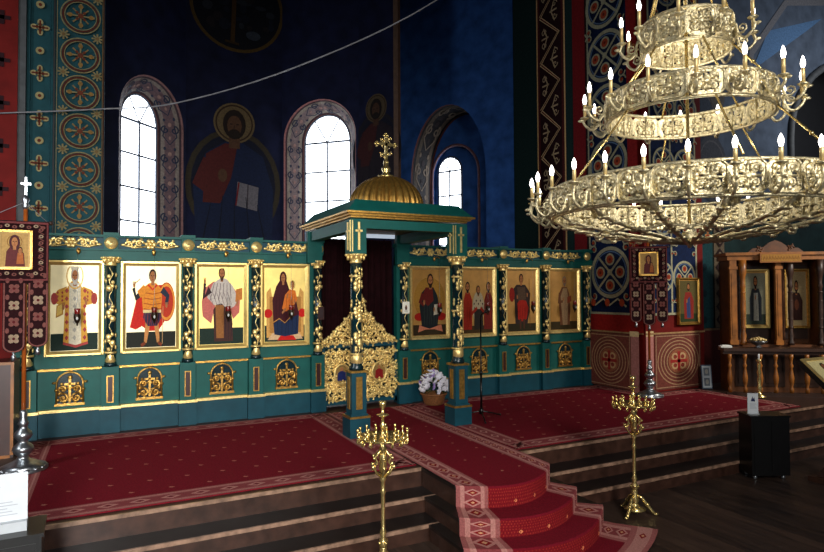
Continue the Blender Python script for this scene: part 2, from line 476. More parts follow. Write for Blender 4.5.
def reveal(wall, h0, h1, d, cols, name='painted_reveal', mtl=None, d0=0.):
    """sloping side of a window recess with a painted band"""
    a = arch_pts(*h0); c = arch_pts(*h1); m = MB()
    st = [0, .08, .16, .30, .50, .70, .84, .92, 1]
    cl = cols
    for i in range(len(a) - 1):
        for s in range(8):
            t0, t1 = st[s], st[s + 1]
            f = lambda P, Q, t: (P[0] + (Q[0] - P[0]) * t, d0 + (d - d0) * t, P[1] + (Q[1] - P[1]) * t)
            m.add([f(a[i], c[i], t0), f(a[i], c[i], t1), f(a[i + 1], c[i + 1], t1), f(a[i + 1], c[i + 1], t0)], [(0, 1, 2, 3)], cl[s])
    # stencilled rosettes along the band
    def pt(s_, t, lift=.004):
        i = int(min(s_, len(a) - 1.001)); fr = s_ - i
        P = Vector((a[i][0], a[i][1])).lerp(Vector((a[i + 1][0], a[i + 1][1])), fr); Q = Vector((c[i][0], c[i][1])).lerp(Vector((c[i + 1][0], c[i + 1][1])), fr)
        p = P.lerp(Q, t); cx = Vector((h0[0], (h0[3] if p.y > h0[3] else p.y)))
        n = (cx - p).normalized() * lift
        return Vector((p.x + n.x, d0 + (d - d0) * t - lift * .7, p.y + n.y))
    mids = [(Vector((a[i][0], a[i][1])) + Vector((c[i][0], c[i][1]))) / 2 for i in range(len(a))]
    cum = [0.]
    for i in range(len(a) - 1): cum.append(cum[-1] + (mids[i + 1] - mids[i]).length)
    W = math.hypot((Vector((a[3][0], a[3][1])) - Vector((c[3][0], c[3][1]))).length, d - d0)
    tot = cum[-1]; unit = W * 1.15; n = max(2, int(round(tot / unit))); unit = tot / n
    p = Paint(.0008)
    for k in range(n):
        x = (k + .5) * unit; r = W * .17; up = 1 if x < tot / 2 else -1
        first = True
        for sz in (-1, 1):
            p.spiral(x + up * unit * .22, W / 2 + sz * r * 1.0, r, PI / 2 * (1 + up) if False else (0 if up > 0 else PI), sz * up, W * .055, cols[8], 1.15, 16, not first); first = False
            p.line([(x + up * unit * .22 + up * r, W / 2 + sz * r), (x, W / 2 + sz * r * 1.5), (x - up * unit * .28, W / 2)], [W * .05, W * .05, W * .03], cols[8], True)
            p.ell(x - up * unit * .42, W / 2 + sz * r * 1.1, W * .07, W * .05, cols[8], 8, True)
        p.ell(x + up * unit * .40, W / 2, W * .09, W * .07, cols[9], 9); p.ell(x - up * unit * .05, W / 2, W * .07, W * .045, cols[9], 9, True)
    import bisect
    vs = []
    for v in p.v:
        l = min(max(v.x, .0), tot - 1e-4); i = max(0, min(len(cum) - 2, bisect.bisect_right(cum, l) - 1))
        vs.append(pt(i + (l - cum[i]) / (cum[i + 1] - cum[i]), min(max(v.z / W, 0), 1), .004 - v.y))
    m.add(vs, [], None); o_ = len(m.v) - len(vs)
    for f, cc in zip(p.f, p.c): m.f.append([j + o_ for j in f]); m.c.append(cc); m.sm.append(False)
    o = m.build(name, mtl or M['paint'], wall); struct(o); return o
def window(wall, num, h, d, bars, mull=True):
    p = arch_pts(*h)
    g = MB(); g.add([(x, d, z) for x, z in p], [list(range(len(p)))])
    root = MB()
    fr = [(x, d - .01, z) for x, z in p]
    root.tube(fr, .028, 4)
    cx, a, zs, zp, ri = h
    for z in bars: root.box(cx - a, cx + a, d - .03, d - .005, z - .017, z + .017)
    root.box(cx - a, cx + a, d - .035, d - .005, zp - .02, zp + .02)
    if mull: root.box(cx - .018, cx + .018, d - .03, d - .005, zs, zp)
    for s in (-1, 1):
        root.tube([(cx, d - .018, zp), (cx + s * a * .55, d - .018, zp + ri * .82)], .016, 4)
    f = struct(root.build('window_%d' % num, M['bar'], wall)); 
    struct(g.build('glass', M['pane'], f))
    return f

A0, B0 = (-.2, 11.6), (1.4, 13.2)
Cc, Dd = (3.43, 13.2), (4.75, 11.88)
Ee, E2, Ff = (5.19, 10.93), (6.65, 14.0), (8.2, 11.05)
PK = (.50, .33, .32); PKD = (.24, .17, .19); CRM = (.48, .44, .40)
bandc = [PK, PKD, CRM, (.42, .36, .36), (.42, .36, .36), CRM, PKD, PK, (.18, .19, .25), (.52, .40, .38)]
h = (1.34, .86, 2.2, 5.1, .86)
w = facet('wall_apse_left', A0, B0, M['navy'], hole=h)
hg = (1.34, .47, 2.3, 5.1, .55)
reveal(w, h, hg, .35, [(.42, .30, .29), (.2, .15, .17), (.40, .36, .33), (.32, .25, .26), (.32, .25, .26), (.40, .36, .33), (.2, .15, .17), (.42, .28, .27), (.13, .15, .21), (.46, .36, .33)])
window(w, 1, hg, .36, [4.45, 3.8, 3.15, 2.6])
wa = facet('wall_apse_middle', B0, Cc, M['navy'])
h = (.92, .875, 2.2, 5.15, .85)
w2 = facet('wall_apse_right', Cc, Dd, M['navy'], hole=h)
hg = (.95, .56, 2.3, 5.12, .62)
reveal(w2, h, hg, .35, bandc); window(w2, 2, hg, .36, [4.46, 3.8, 3.14])
w3 = facet('wall_apse_end', Dd, Ee, M['navy'])
facet('wall_apse_return', Ee, E2, M['navy'])
st = MB(); st.box(-.05, .07, -.03, .05, 0, CH); o = struct(st.build('trim_1', mat('ochre_strip', (.28, .19, .13), .7), None, loc=(Ee[0], Ee[1], 0), rot=(0, 0, math.radians(-65))))
h = (1.53, 1.08, 2.0, 4.6, 1.75)
w4 = facet('wall_side_chapel', E2, Ff, M['blue'], hole=h)
h2 = (1.53, 1.06, 2.0, 4.6, 1.72)
reveal(w4, h, h2, .92, [(.30, .16, .15), (.10, .09, .10), (.30, .26, .22), (.14, .13, .14), (.14, .13, .14), (.30, .26, .22), (.10, .09, .10), (.36, .2, .17), (.42, .37, .32), (.18, .15, .16)])
ib = MB()
hn = (1.21, .71, 2.1, 4.8, .78)
# inner back wall of the arch with the window niche cut into it
q = arch_pts(*hn)
def holewall(mb, x0, x1, z0, z1, q, y):
    a, c = q[0][0], q[-1][0]; zs = q[0][1]
    mb.add([(x0, y, z0), (a, y, z0), (a, y, z1), (x0, y, z1)], [(0, 1, 2, 3)])
    mb.add([(c, y, z0), (x1, y, z0), (x1, y, z1), (c, y, z1)], [(0, 1, 2, 3)])
    mb.add([(a, y, z0), (c, y, z0), (c, y, zs), (a, y, zs)], [(0, 1, 2, 3)])
    r = q[1:-1]
    for i in range(len(r) - 1): mb.add([(r[i][0], y, r[i][1]), (r[i + 1][0], y, r[i + 1][1]), (r[i + 1][0], y, z1), (r[i][0], y, z1)], [(0, 1, 2, 3)])
holewall(ib, .3, 2.8, 1.5, 6.6, q, .921)
for i in range(len(q) - 1):
    ib.add([(q[i][0], .921, q[i][1]), (q[i + 1][0], .921, q[i + 1][1]), (q[i + 1][0], 1.08, q[i + 1][1]), (q[i][0], 1.08, q[i][1])], [(0, 1, 2, 3), (3, 2, 1, 0)])
hg = (.95, .36, 2.3, 4.95, .38); qg = arch_pts(*hg)
holewall(ib, .4, 2.1, 1.8, 6.0, qg, 1.08)
struct(ib.build('window_niche', M['blue'], w4))
tb = MB(); tb.tube([(x, .91, z) for x, z in q], .035, 6); struct(tb.build('niche_moulding', mat('pink_moulding', (.40, .27, .30), .7), w4))
window(w4, 3, hg, 1.09, [4.3, 3.65, 3.0])

# murals on the apse -----------------------------------------------------------
def mural_figure(wall, cx, z0, s, cols, book=True):
    p = Paint(.0012, cx, z0, s, s)
    halo, robe, mantle, skin, hair, throne = cols
    p.ell(0, .45, .62, .75, throne, 24); p.ell(0, .45, .55, .68, (.06, .07, .13), 24)
    p.ring(0, 1.28, .0, .27, halo, 26); p.ring(0, 1.28, .225, .245, (.2, .13, .08), 26)
    p.poly([(-.48, -.35), (-.52, .45), (-.36, .86), (-.12, 1.02), (.12, 1.02), (.38, .86), (.52, .4), (.5, -.35)], mantle)
    p.poly([(-.40, .2), (-.36, .84), (-.12, 1.0), (.04, .98), (-.04, .55), (-.18, .2)], robe)
    p.line([(-.3, .75), (-.44, .45), (-.26, .30), (-.16, .52)], [.2, .18, .13, .09], robe)
    p.ell(-.15, .57, .06, .09, skin, 10)
    if book:
        p.poly([(.02, .18), (.30, .12), (.32, .44), (.04, .50)], (.42, .40, .42)); p.line([(.17, .15), (.18, .47)], .012, (.2, .15, .18))
        p.line([(.06, .49), (.02, .18)], .02, (.4, .08, .1))
    p.rect(-.07, .94, .07, 1.1, skin); p.ell(0, 1.26, .15, .2, hair, 16); p.ell(0, 1.24, .095, .14, skin, 14); p.ell(0, 1.13, .08, .07, hair, 10)
    p.rect(-.06, 1.255, -.025, 1.27, hair); p.rect(.025, 1.255, .06, 1.27, hair, True); p.line([(0, 1.25), (-.01, 1.19)], .014, (.22, .14, .1))
    for q in range(5): p.line([(-.4 + q * .2, -.3), (-.3 + q * .15, .2 + .1 * (q % 2))], [.02, .008], (.05, .06, .11))
    p.c = [tuple(x * .8 for x in q_) for q_ in p.c]
    return struct(p.build('mural_painting', M['paint'], wall, loc=(0, -.004, 0)))
mural_figure(wa, .99, 3.35, 1.62, ((.40, .33, .22), (.30, .10, .09), (.07, .11, .22), (.32, .21, .14), (.12, .08, .06), (.20, .17, .12)))
mural_figure(w3, .50, 4.2, 1.1, ((.30, .25, .18), (.22, .08, .08), (.12, .09, .12), (.25, .16, .11), (.1, .07, .06), (.10, .09, .12)), False)
p = Paint(.0015, 1.06, 7.98, 1, 1)
p.ring(0, 0, .93, 1.0, (.36, .27, .12), 44); p.ell(0, 0, .93, .93, (.06, .07, .11), 40)
for k in range(30):
    a = RN.random() * 6.28; r = RN.random() ** .5 * .8
    p.ell(r * cos(a), r * sin(a), .05 + RN.random() * .12, .04 + RN.random() * .1, RN.choice([(.10, .12, .18), (.14, .12, .14), (.07, .09, .15), (.16, .18, .22)]), 9)
p.line([(-.12, -.82), (-.05, .9)], .09, (.30, .20, .09)); p.line([(-.28, -.80), (.02, -.84)], .05, (.24, .17, .09)); p.ell(.32, -.6, .16, .10, (.22, .25, .30), 12)
p.c = [tuple(x * .7 for x in q_) for q_ in p.c]
struct(p.build('mural_medallion', M['paint'], wa, loc=(0, -.004, 0)))

# left pier: red panel, grey edge, teal band with crosses, teal band with circles ----
def wall_strip(name, x0, x1, y, mtl, z0=0., z1=CH, ret=.3):
    w = MB(); w.box(x0, x1, y, y + ret, z0, z1); o = w.build(name, mtl, None); return struct(o)
wall_strip('wall_left', -9, -1.07, 9.10, M['red_wall'])
wall_strip('trim_2', -1.07, -.985, 9.13, M['grey'])
wall_strip('trim_3', -.985, -.68, 9.22, M['green_wall'])
wall_strip('trim_4', -.66, -.075, 9.20, M['green_wall'])
wall_strip('trim_5', -.68, -.66, 9.17, mat('dark_line', (.05, .07, .08), .7))
facet('wall_chancel_left', (-.075, 9.2), A0, M['navy'])
CREAM = (.54, .50, .35); RB = (.33, .15, .10)
def rosette_cross(p, cx, cz, s, c1=CREAM, c2=RB):
    for dx, dz in ((1, 0), (-1, 0), (0, 1), (0, -1)):
        p.ell(cx + dx * s * .55, cz + dz * s * .55, s * (.42 if dx else .3), s * (.3 if dx else .42), c1, 10, dx != 1)
    p.ell(cx, cz, s * .45, s * .45, c1, 10, True)
    p.line([(cx - s * .8, cz), (cx + s * .8, cz)], s * .2, c2); p.line([(cx, cz - s * .8), (cx, cz + s * .8)], s * .2, c2, True)
    for sx in (-1, 1):
        for sz in (-1, 1):
            p.ell(cx + sx * s * .3, cz + sz * s * .3, s * .09, s * .09, (.16, .33, .36), 6, sx + sz != -2)
p = Paint(.0012)
zc = [2.29, 2.89, 3.483, 4.077, 4.673, 5.284, 5.9]
for i, z in enumerate(zc):
    rosette_cross(p, -.835, z, .115)
    p.ring(-.835, z + .30, .022, .05, CREAM, 12)
    p.ell(-.835, z + .30, .022, .022, RB, 8)
for x in (-.95, -.72): p.rect(x - .006, 1.5, x + .006, CH, (.10, .24, .27), x > -.9)
struct(p.build('painted_crosses', M['paint'], None, loc=(0, 9.214, 0)))
p = Paint(.0012)
zk = [2.42, 2.935, 3.435, 3.95, 4.465, 4.969, 5.5, 6.0]
for z in zk:
    cx = -.365
    p.ring(cx, z, .225, .24, CREAM, 36); p.ring(cx, z, .195, .218, (.33, .15, .11), 36); p.ring(cx, z, .182, .192, CREAM, 36)
    for k in range(8):
        a = k * PI / 4; L = .165 if k % 2 == 0 else .13
        p.line([(cx, z), (cx + L * cos(a), z + L * sin(a))], [.012, .03 if k % 2 == 0 else .02], CREAM if k % 2 == 0 else (.55, .45, .28), k > 0)
    for k in range(4):
        a = k * PI / 2
        p.ell(cx + .125 * cos(a), z + .125 * sin(a), .030, .030, (.55, .42, .22), 8, k > 0)
        p.ell(cx + .06 * cos(a + PI / 4), z + .06 * sin(a + PI / 4), .02, .02, (.40, .2, .13), 8, True)
    p.ell(cx, z, .035, .035, (.42, .2, .13), 10)
    for dx in (-.2, .2):
        for k in range(4):
            a = k * PI / 4
            p.line([(cx + dx - .07 * cos(a), z + .257 - .07 * sin(a)), (cx + dx + .07 * cos(a), z + .257 + .07 * sin(a))], .022, CREAM, k > 0)
        p.ell(cx + dx, z + .257, .022, .022, (.5, .4, .25), 8)
for x, w_, c in ((-.635, .008, CREAM), (-.10, .012, (.42, .33, .2)), (-.085, .012, (.28, .14, .1))): p.rect(x - w_ / 2, 1.5, x + w_ / 2, CH, c)
p.c = [tuple(x * .8 for x in q_) for q_ in p.c]
struct(p.build('painted_roundels', M['paint'], None, loc=(0, 9.194, 0)))
p = Paint(.0012)
for k in range(8):
    for sx in (0,):
        z = 2.0 + k * .55
        p.line([(-1.62 + sx, z), (-1.44 + sx, z)], .05, (.16, .07, .09)); p.line([(-1.53 + sx, z - .09), (-1.53 + sx, z + .09)], .05, (.16, .07, .09), True)
struct(p.build('painted_stencil', M['paint'], None, loc=(.29, 9.094, 0)))

# right pier ------------------------------------------------------------------
PX, PY = 8.235, 7.40
pr = MB(); pr.box(PX, 9.72, PY, 11.4, 0, CH); pier = struct(pr.build('wall_right_pier', M['red_wall']))
OCH = (.50, .38, .22); NAV = (.045, .09, .19); GRC = (.47, .46, .38); ORG = (.47, .19, .11)
def medallion_tile(p, cx, cz, w, hgt, bg=NAV):
    """a rosette of four hearts in a looped ring"""
    r = min(w, hgt) * .485
    p.ring(cx, cz, r * .86, r, GRC, 30); p.ring(cx, cz, r * .78, r * .83, (.25, .32, .42), 30)
    for k in range(4):
        a = PI / 4 + k * PI / 2
        p.line([(cx, cz), (cx + r * .85 * cos(a), cz + r * .85 * sin(a))], r * .09, GRC, k > 0)
    for k in range(4):
        a = k * PI / 2
        p.ell(cx + r * .5 * cos(a), cz + r * .5 * sin(a), r * .24, r * .24, GRC, 12, k > 0)
    for k in range(4):
        a = k * PI / 2
        p.ell(cx + r * .5 * cos(a), cz + r * .5 * sin(a), r * .17, r * .17, ORG, 10, k > 0)
        p.ell(cx + r * .5 * cos(a), cz + r * .5 * sin(a), r * .06, r * .06, (.3, .1, .08), 8, False)
    p.ell(cx, cz, r * .12, r * .12, GRC, 10)
    for sx in (-1, 1):
        for sz in (-1, 1):
            p.spiral(cx + sx * w * .40, cz + sz * hgt * .43, r * .2, PI / 2 * (1 - sx), sx * sz, r * .06, GRC, 1.0, 10, not (sx == -1 and sz == -1))
            p.ell(cx + sx * w * .40, cz + sz * hgt * .43, r * .08, r * .08, ORG, 8, True)
def dado_tile(p, x0, x1, z0, z1):
    p.rect(x0, z0, x1, z1, (.30, .17, .14)); p.rect(x0 + .03, z0 + .03, x1 - .03, z1 - .03, (.46, .36, .28)); p.rect(x0 + .045, z0 + .045, x1 - .045, z1 - .045, (.31, .16, .135))
    cx, cz = (x0 + x1) / 2, (z0 + z1) / 2; r = min(x1 - x0, z1 - z0) / 2 - .06
    ra = (x1 - x0) / 2 - .06; ratio = ra / r
    for q in (1., .86, .72, .58): p.ring(cx, cz, r * (q - .045), r * q, (.46, .36, .27), 34, ratio)
    p.ell(cx, cz, r * .5 * ratio, r * .5, (.40, .24, .17), 20)
    for k in range(4):
        a = PI / 4 + k * PI / 2; p.ell(cx + r * .25 * cos(a) * ratio, cz + r * .25 * sin(a), r * .17 * ratio, r * .17, (.52, .42, .30), 10, k > 0)
    for k in range(4):
        a = PI / 4 + k * PI / 2; p.ell(cx + r * .25 * cos(a) * ratio, cz + r * .25 * sin(a), r * .09 * ratio, r * .09, (.36, .15, .12), 10, k > 0)
    p.line([(cx - r * .4 * ratio, cz), (cx + r * .4 * ratio, cz)], r * .13, (.42, .12, .11)); p.line([(cx, cz - r * .4), (cx, cz + r * .4)], r * .13 * ratio, (.42, .12, .11), True)
# side face (looking along +X from the aisle): local x runs from far (Y=11.1) to the corner
p = Paint(.0012)
DG = (.09, .15, .145)
p.rect(0, 0, 2.02, CH, DG)
p.rect(.86, 0, 1.76, CH, (.66, .53, .36)); p.rect(.90, 0, 1.72, CH, (.25, .10, .10)); p.rect(.97, 0, 1.65, CH, (.13, .06, .07))
z = 1.6
while z < CH - 1:
    zz = [(1.02, z), (1.60, z + .5), (1.02, z + 1.)]
    p.line(zz, .07, (.66, .57, .43)); p.line(zz, .03, (.30, .10, .09))
    for (cx, cz, sd) in ((1.17, z + .5, 1), (1.46, z + 1.0, -1)):
        p.line([(cx - .1 * sd, cz), (cx + .12 * sd, cz)], .035, (.60, .52, .41)); p.line([(cx - .03 * sd, cz - .22), (cx + .08 * sd, cz), (cx - .03 * sd, cz + .22)], .035, (.60, .52, .41), True)
        p.spiral(cx - .03 * sd, cz + .13, .08, 0, 1, .022, (.60, .52, .41)); p.spiral(cx - .03 * sd, cz - .13, .08, 0, -1, .022, (.60, .52, .41))
    z += 1.
p.rect(2.02, 0, 2.40, CH, (.36, .08, .09)); p.rect(2.36, 0, 2.42, CH, (.12, .06, .07))
p.rect(2.40, 1.02, 3.70, 1.33, (.42, .09, .08)); p.rect(2.40, 1.00, 3.70, 1.03, (.46, .36, .25))
p.rect(2.42, 1.33, 3.48, CH, GRC); p.rect(2.46, 1.37, 3.44, CH, NAV)
z = 2.10
for k in range(6):
    medallion_tile(p, 2.95, z, .98, 1.0)
    z += 1.0
p.line([(2.5, 1.62), (2.65, 1.5), (2.85, 1.62), (3.0, 1.5), (3.2, 1.62), (3.4, 1.48)], .035, GRC)
for cx in (2.6, 2.95, 3.3): p.ell(cx, 1.55, .06, .07, ORG, 10)
p.rect(3.48, 1.33, 3.70, CH, (.40, .085, .085))
for k in range(5): rosette_cross(p, 3.59, 2.6 + k * 1.14, .10, (.58, .40, .2), (.4, .1, .08))
dado_tile(p, 2.50, 3.52, .03, 1.0)
p.rect(3.52, .0, 3.70, 1.0, (.50, .33, .31)); p.rect(3.50, .97, 3.70, 1.06, (.62, .54, .40))
p.c = [tuple(min(1, x * 1.3) for x in q_) for q_ in p.c]
struct(p.build('painted_side', M['paint'], None, loc=(PX - .004, 11.1, 0), rot=(0, 0, -PI / 2)))
# front face
p = Paint(.0012)
p.rect(0, 0, .18, 1.0, (.50, .33, .31)); p.rect(0, .97, .18, 1.06, (.62, .54, .40)); dado_tile(p, .2, 1.38, .03, 1.0); p.rect(0, 1.0, 1.485, 1.03, (.46, .36, .25))
p.rect(.12, 1.33, .80, CH, GRC); p.rect(.16, 1.37, .76, CH, NAV); p.rect(.62, 1.33, 1.30, CH, GRC); p.rect(.66, 1.37, 1.26, CH, NAV)
z = 2.0
for k in range(6):
    medallion_tile(p, .96, z, .6, .95); medallion_tile(p, .40, z, .56, .95); z += 1.0
for k in range(4): rosette_cross(p, 1.39, 2.75 + k * 1.0, .08, (.58, .40, .2), (.4, .1, .08))
p.c = [tuple(min(1, x * 1.35) for x in q_) for q_ in p.c]
struct(p.build('painted_front', M['paint'], None, loc=(PX, PY - .004, 0)))
# narrow strips to the right of the pier and the side aisle behind
wall_strip('wall_right', 9.72, 20, 7.62, M['darkgreen'], 0, 3.4)
p = Paint(.0012)
p.rect(.05, .0, .95, 1.0, (.30, .11, .10)); p.rect(.05, 1.0, .95, 1.04, (.42, .33, .24)); p.rect(.05, 1.05, .55, 3.4, (.08, .22, .24)); p.rect(.6, 1.05, .9, 3.4, (.36, .31, .25))
for k in range(9):
    z = 1.2 + k * .25; p.poly([(.63, z), (.75, z - .12), (.87, z), (.75, z + .12)], (.16, .10, .10)); p.ell(.75, z, .04, .05, (.42, .36, .28), 8)
    if k % 2 == 0: p.ell(.3, z, .07, .07, (.05, .15, .18), 10)
struct(p.build('painted_strip', M['paint'], None, loc=(9.72, 7.612, 0)))
wb = facet('wall_side_aisle', (9.72, 8.3), (20, 8.3), M['greyblue'], hole=(7.3, 3.0, 2.6, 5.2, 2.2))
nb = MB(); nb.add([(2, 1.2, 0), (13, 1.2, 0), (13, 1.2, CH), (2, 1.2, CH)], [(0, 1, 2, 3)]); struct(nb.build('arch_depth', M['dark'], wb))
tb = MB(); tb.tube([(x, -.02, z) for x, z in arch_pts(7.3, 3.08, 2.6, 5.2, 2.28)], .09, 6); struct(tb.build('arch_band', M['grey'], wb))
p = Paint(.002)
p.poly([(2.9, 6.6), (3.5, 7.6), (5.6, 8.3), (5.0, 7.9)], (.30, .42, .56)); p.line([(2.6, 5.4), (2.9, 7.0), (4.2, 8.4), (7.0, 9.0)], .16, (.40, .40, .42))
for k, (x, z, r, c) in enumerate(((1.2, 5.2, .8, (.20, .23, .28)), (1.5, 4.3, .7, (.26, .27, .30)), (1.7, 5.9, .35, (.32, .30, .28)), (.7, 6.6, .5, (.18, .22, .30)), (2.0, 3.9, .5, (.18, .19, .24)))):
    p.ell(x, z, r * .7, r, c, 18); p.ring(x, z, r * .8, r * .86, (.34, .34, .36), 22, .7)
struct(p.build('mural_patches', M['paint'], wb, loc=(0, -.01, 0)))

# ------------------------------------------------------------------ iconostasis
IY = 8.62
PXL = [-.88, .02, .95, 1.86, 2.77]
PXR = [4.20, 5.19, 6.11, 7.05, 8.02]
def vine(mb, x, y, z0, z1, r):
    n = int((z1 - z0) / .075)
    for i in range(n):
        if i % 5 in (3, 4): continue
        z = z0 + (i + .5) * (z1 - z0) / n; s = 1 if i % 2 else -1
        big = i % 4 in (1, 2)
        k = 1.25 if big else .8
        mb.ball((x + s * r * .35, y - r * .92, z), (.030 * k, .016, .034 * k), 6, 4)
        mb.ball((x - s * r * .30, y - r * .95, z + .03), (.018 * k, .012, .022 * k), 6, 4)
        mb.ball((x - s * r * .95, y - r * .3, z + .02), (.014, .02, .03), 6, 4)
    mb.tube([(x + r * .3 * sin(i * .9), y - r * .98, z0 + i * (z1 - z0) / 40) for i in range(41)], .005, 4)
def capital(mb, x, y, z, r):
    mb.lathe([(r, 0), (r * 1.15, .015), (r * .95, .03), (r * 1.25, .07), (r * 1.75, .10), (r * 1.75, .115)], x, y, z, 10)
    for k in range(10):
        a = 2 * PI * k / 10
        mb.ball((x + r * 1.45 * cos(a), y + r * 1.45 * sin(a), z + .07), (.017, .017, .036), 6, 4)
        mb.ball((x + r * 1.78 * cos(a), y + r * 1.78 * sin(a), z + .10), (.017, .017, .016), 6, 4)
def dado_orn(mb, x, y, z):
    """small gilt arched panel with a cross and scrolls"""
    a = [(x + .145 * cos(PI - PI * i / 14), y, z + .25 + .145 * sin(PI - PI * i / 14)) for i in range(15)]
    mb.tube([(x - .145, y, z)] + a + [(x + .145, y, z)], .013, 5); mb.box(x - .165, x + .165, y - .015, y + .02, z - .02, z + .012)
    mb.ball((x, y - .005, z + .42), (.03, .012, .03), 7, 4)
    for s in (-1, 1):
        mb.scroll(x + s * .072, z + .075, .058, PI / 2, s, 1.4, .017, y); mb.scroll(x + s * .075, z + .185, .055, -PI / 2, s, 1.4, .017, y); mb.ball((x + s * .115, y, z + .13), (.022, .012, .03), 6, 4)
        mb.ball((x + s * .17, y, z + .27), (.026, .012, .018), 6, 4)
    mb.box(x - .013, x + .013, y - .012, y + .01, z + .02, z + .33); mb.box(x - .06, x + .06, y - .012, y + .01, z + .235, z + .262)
    mb.ball((x, y - .008, z + .33), (.028, .012, .028), 6, 4)
def frieze_orn(mb, x0, x1, y, z):
    c = (x0 + x1) / 2; L = (x1 - x0) / 2
    for k in range(6):
        a = k * PI / 3; mb.ball((c + .045 * cos(a), y, z + .045 * sin(a)), (.03, .018, .03), 6, 4)
    mb.ball((c, y - .01, z), (.025, .02, .025), 6, 4)
    for s in (-1, 1):
        mb.scroll(c + s * L * .36, z + .005, .055, PI if s > 0 else 0, -s, 1.2, .017, y)
        mb.scroll(c + s * L * .68, z - .012, .05, 0 if s > 0 else PI, s, 1.2, .016, y)
        mb.ball((c + s * L * .52, y, z + .035), (.035, .014, .02), 6, 4); mb.ball((c + s * L * .86, y, z - .015), (.04, .014, .018), 6, 4)
        mb.tube([(c + s * L * .15, y, z - .03), (c + s * L * .5, y, z - .05), (c + s * L * .9, y, z - .02)], .010, 4)

def wing(label, PX_, x0, x1):
    w = thing('icon_screen', label, 'icon screen', ((x0 + x1) / 2, IY + .1, 0))
    b = MB(); b.box(x0, x1, IY + .05, IY + .16, .02, 2.34); b.build('panel_wall', M['teal'], w, True)
    b = MB(); b.box(x0, x1, IY - .01, IY + .18, 0, .30)
    for x in PX_: b.box(x - .115, x + .115, IY - .07, IY, 0, .30)
    b.build('plinth', M['teal_d'], w, True)
    b = MB(); b.box(x0, x1, IY - .03, IY + .05, .30, .335)
    for x in PX_: b.box(x - .125, x + .125, IY - .085, IY - .03, .30, .335)
    b.build('plinth_moulding', M['gold'], w, True)
    b = MB(); b.box(x0, x1, IY + .0, IY + .05, .81, .835); b.build('dado_moulding', M['gold_d'], w, True)
    b = MB(); b.box(x0, x1, IY - .02, IY + .16, 2.19, 2.32); b.build('architrave', M['teal'], w, True)
    b = MB(); b.box(x0, x1, IY - .0, IY + .16, 2.32, 2.49); b.build('frieze', M['teal_d'], w, True)
    b = MB(); b.box(x0, x1, IY - .05, IY + .18, 2.315, 2.335); b.box(x0, x1, IY - .06, IY + .2, 2.485, 2.515)
    for x in PX_: b.box(x - .09, x + .09, IY - .08, IY + .2, 2.50, 2.545)
    b.build('cornice', M['teal'], w, True)
    for i in range(4):
        f = MB(); frieze_orn(f, PX_[i] + .09, PX_[i + 1] - .09, IY - .008, 2.41); f.build('frieze_carving', M['gold'], w, True)
        d = MB(); xc = (PX_[i] + PX_[i + 1]) / 2
        dd = MB(); dd.prism([(xc - .145, .385), (xc + .145, .385), (xc + .145, .645)] + [(xc + .145 * cos(t * PI / 12), .645 + .145 * sin(t * PI / 12)) for t in range(1, 12)] + [(xc - .145, .645)], IY + .03, IY + .05)
        q = dd.build('dado_panel', M['shaft'], w, True)
        dado_orn(d, xc, IY + .025, .39); d.build('gilt_ornament', M['gold_d'], q, False, loc=(0, 0, 0)) if False else d.build('gilt_ornament', M['gold_d'], q, True)
    for x in PX_:
        m = MB(); m.lathe([(.075, 0), (.095, .0), (.095, .0)], 0, 0, 0, 8) if False else None
        c = MB(); c.lathe([(.06, 0), (.06, 1.25)], x, IY - .02, .89, 14); c.lathe([(.07, .835), (.075, .86), (.062, .89)], x, IY - .02, 0, 14)
        col = c.build('column', M['shaft'], w, True)
        v = MB(); vine(v, x, IY - .02, 1.02, 2.10, .06)
        v.lathe([(.02, .0), (.064, .04), (.05, .12), (.03, .17), (.0, .2)], x, IY - .035, .86, 8); v.lathe([(.072, 0), (.072, .025)], x, IY - .02, 1.0, 12)
        v.build('gilt_vine', M['gold'], col, True)
        k = MB(); capital(k, x, IY - .02, 2.12, .06); k.build('capital', M['gold'], col, True)
        p = MB(); p.box(x - .10, x + .10, IY - .05, IY + .05, .335, .835); pb = p.build('pilaster', M['teal'], w, True)
        q = MB()
        for (a, b_, c_, d) in ((-.04, -.028, .38, .72), (.028, .04, .38, .72), (-.028, .028, .38, .392), (-.028, .028, .708, .72)): q.box(x + a, x + b_, IY - .062, IY - .049, c_, d)
        q.build('gilt_frame', M['gold_d'], pb, True)
        q = MB(); q.box(x - .028, x + .028, IY - .054, IY - .049, .392, .708); q.build('inset', M['brown'], pb, True)
        r = MB(); r.lathe([(.07, 0), (.078, .01), (.078, .02), (.055, .03), (.03, .045), (.0, .05)], 0, 0, 0, 18)
        r.xf(Matrix.Translation((x, IY - .05, 2.41)) @ Matrix.Rotation(PI / 2, 4, 'X')); bb = MB(); bb.box(x - .085, x + .085, IY - .05, IY + .02, 2.335, 2.485); bk = bb.build('frieze_block', M['teal'], w, True)
        r.build('gilt_boss', M['gold'], bk, True)
    return w
wing('long teal and gilt icon screen left of the gilded doors, four bays of columns', PXL, -1.02, 2.845)
wing('teal and gilt icon screen right of the gilded doors, ending at the painted pier', PXR, 4.105, 8.20)

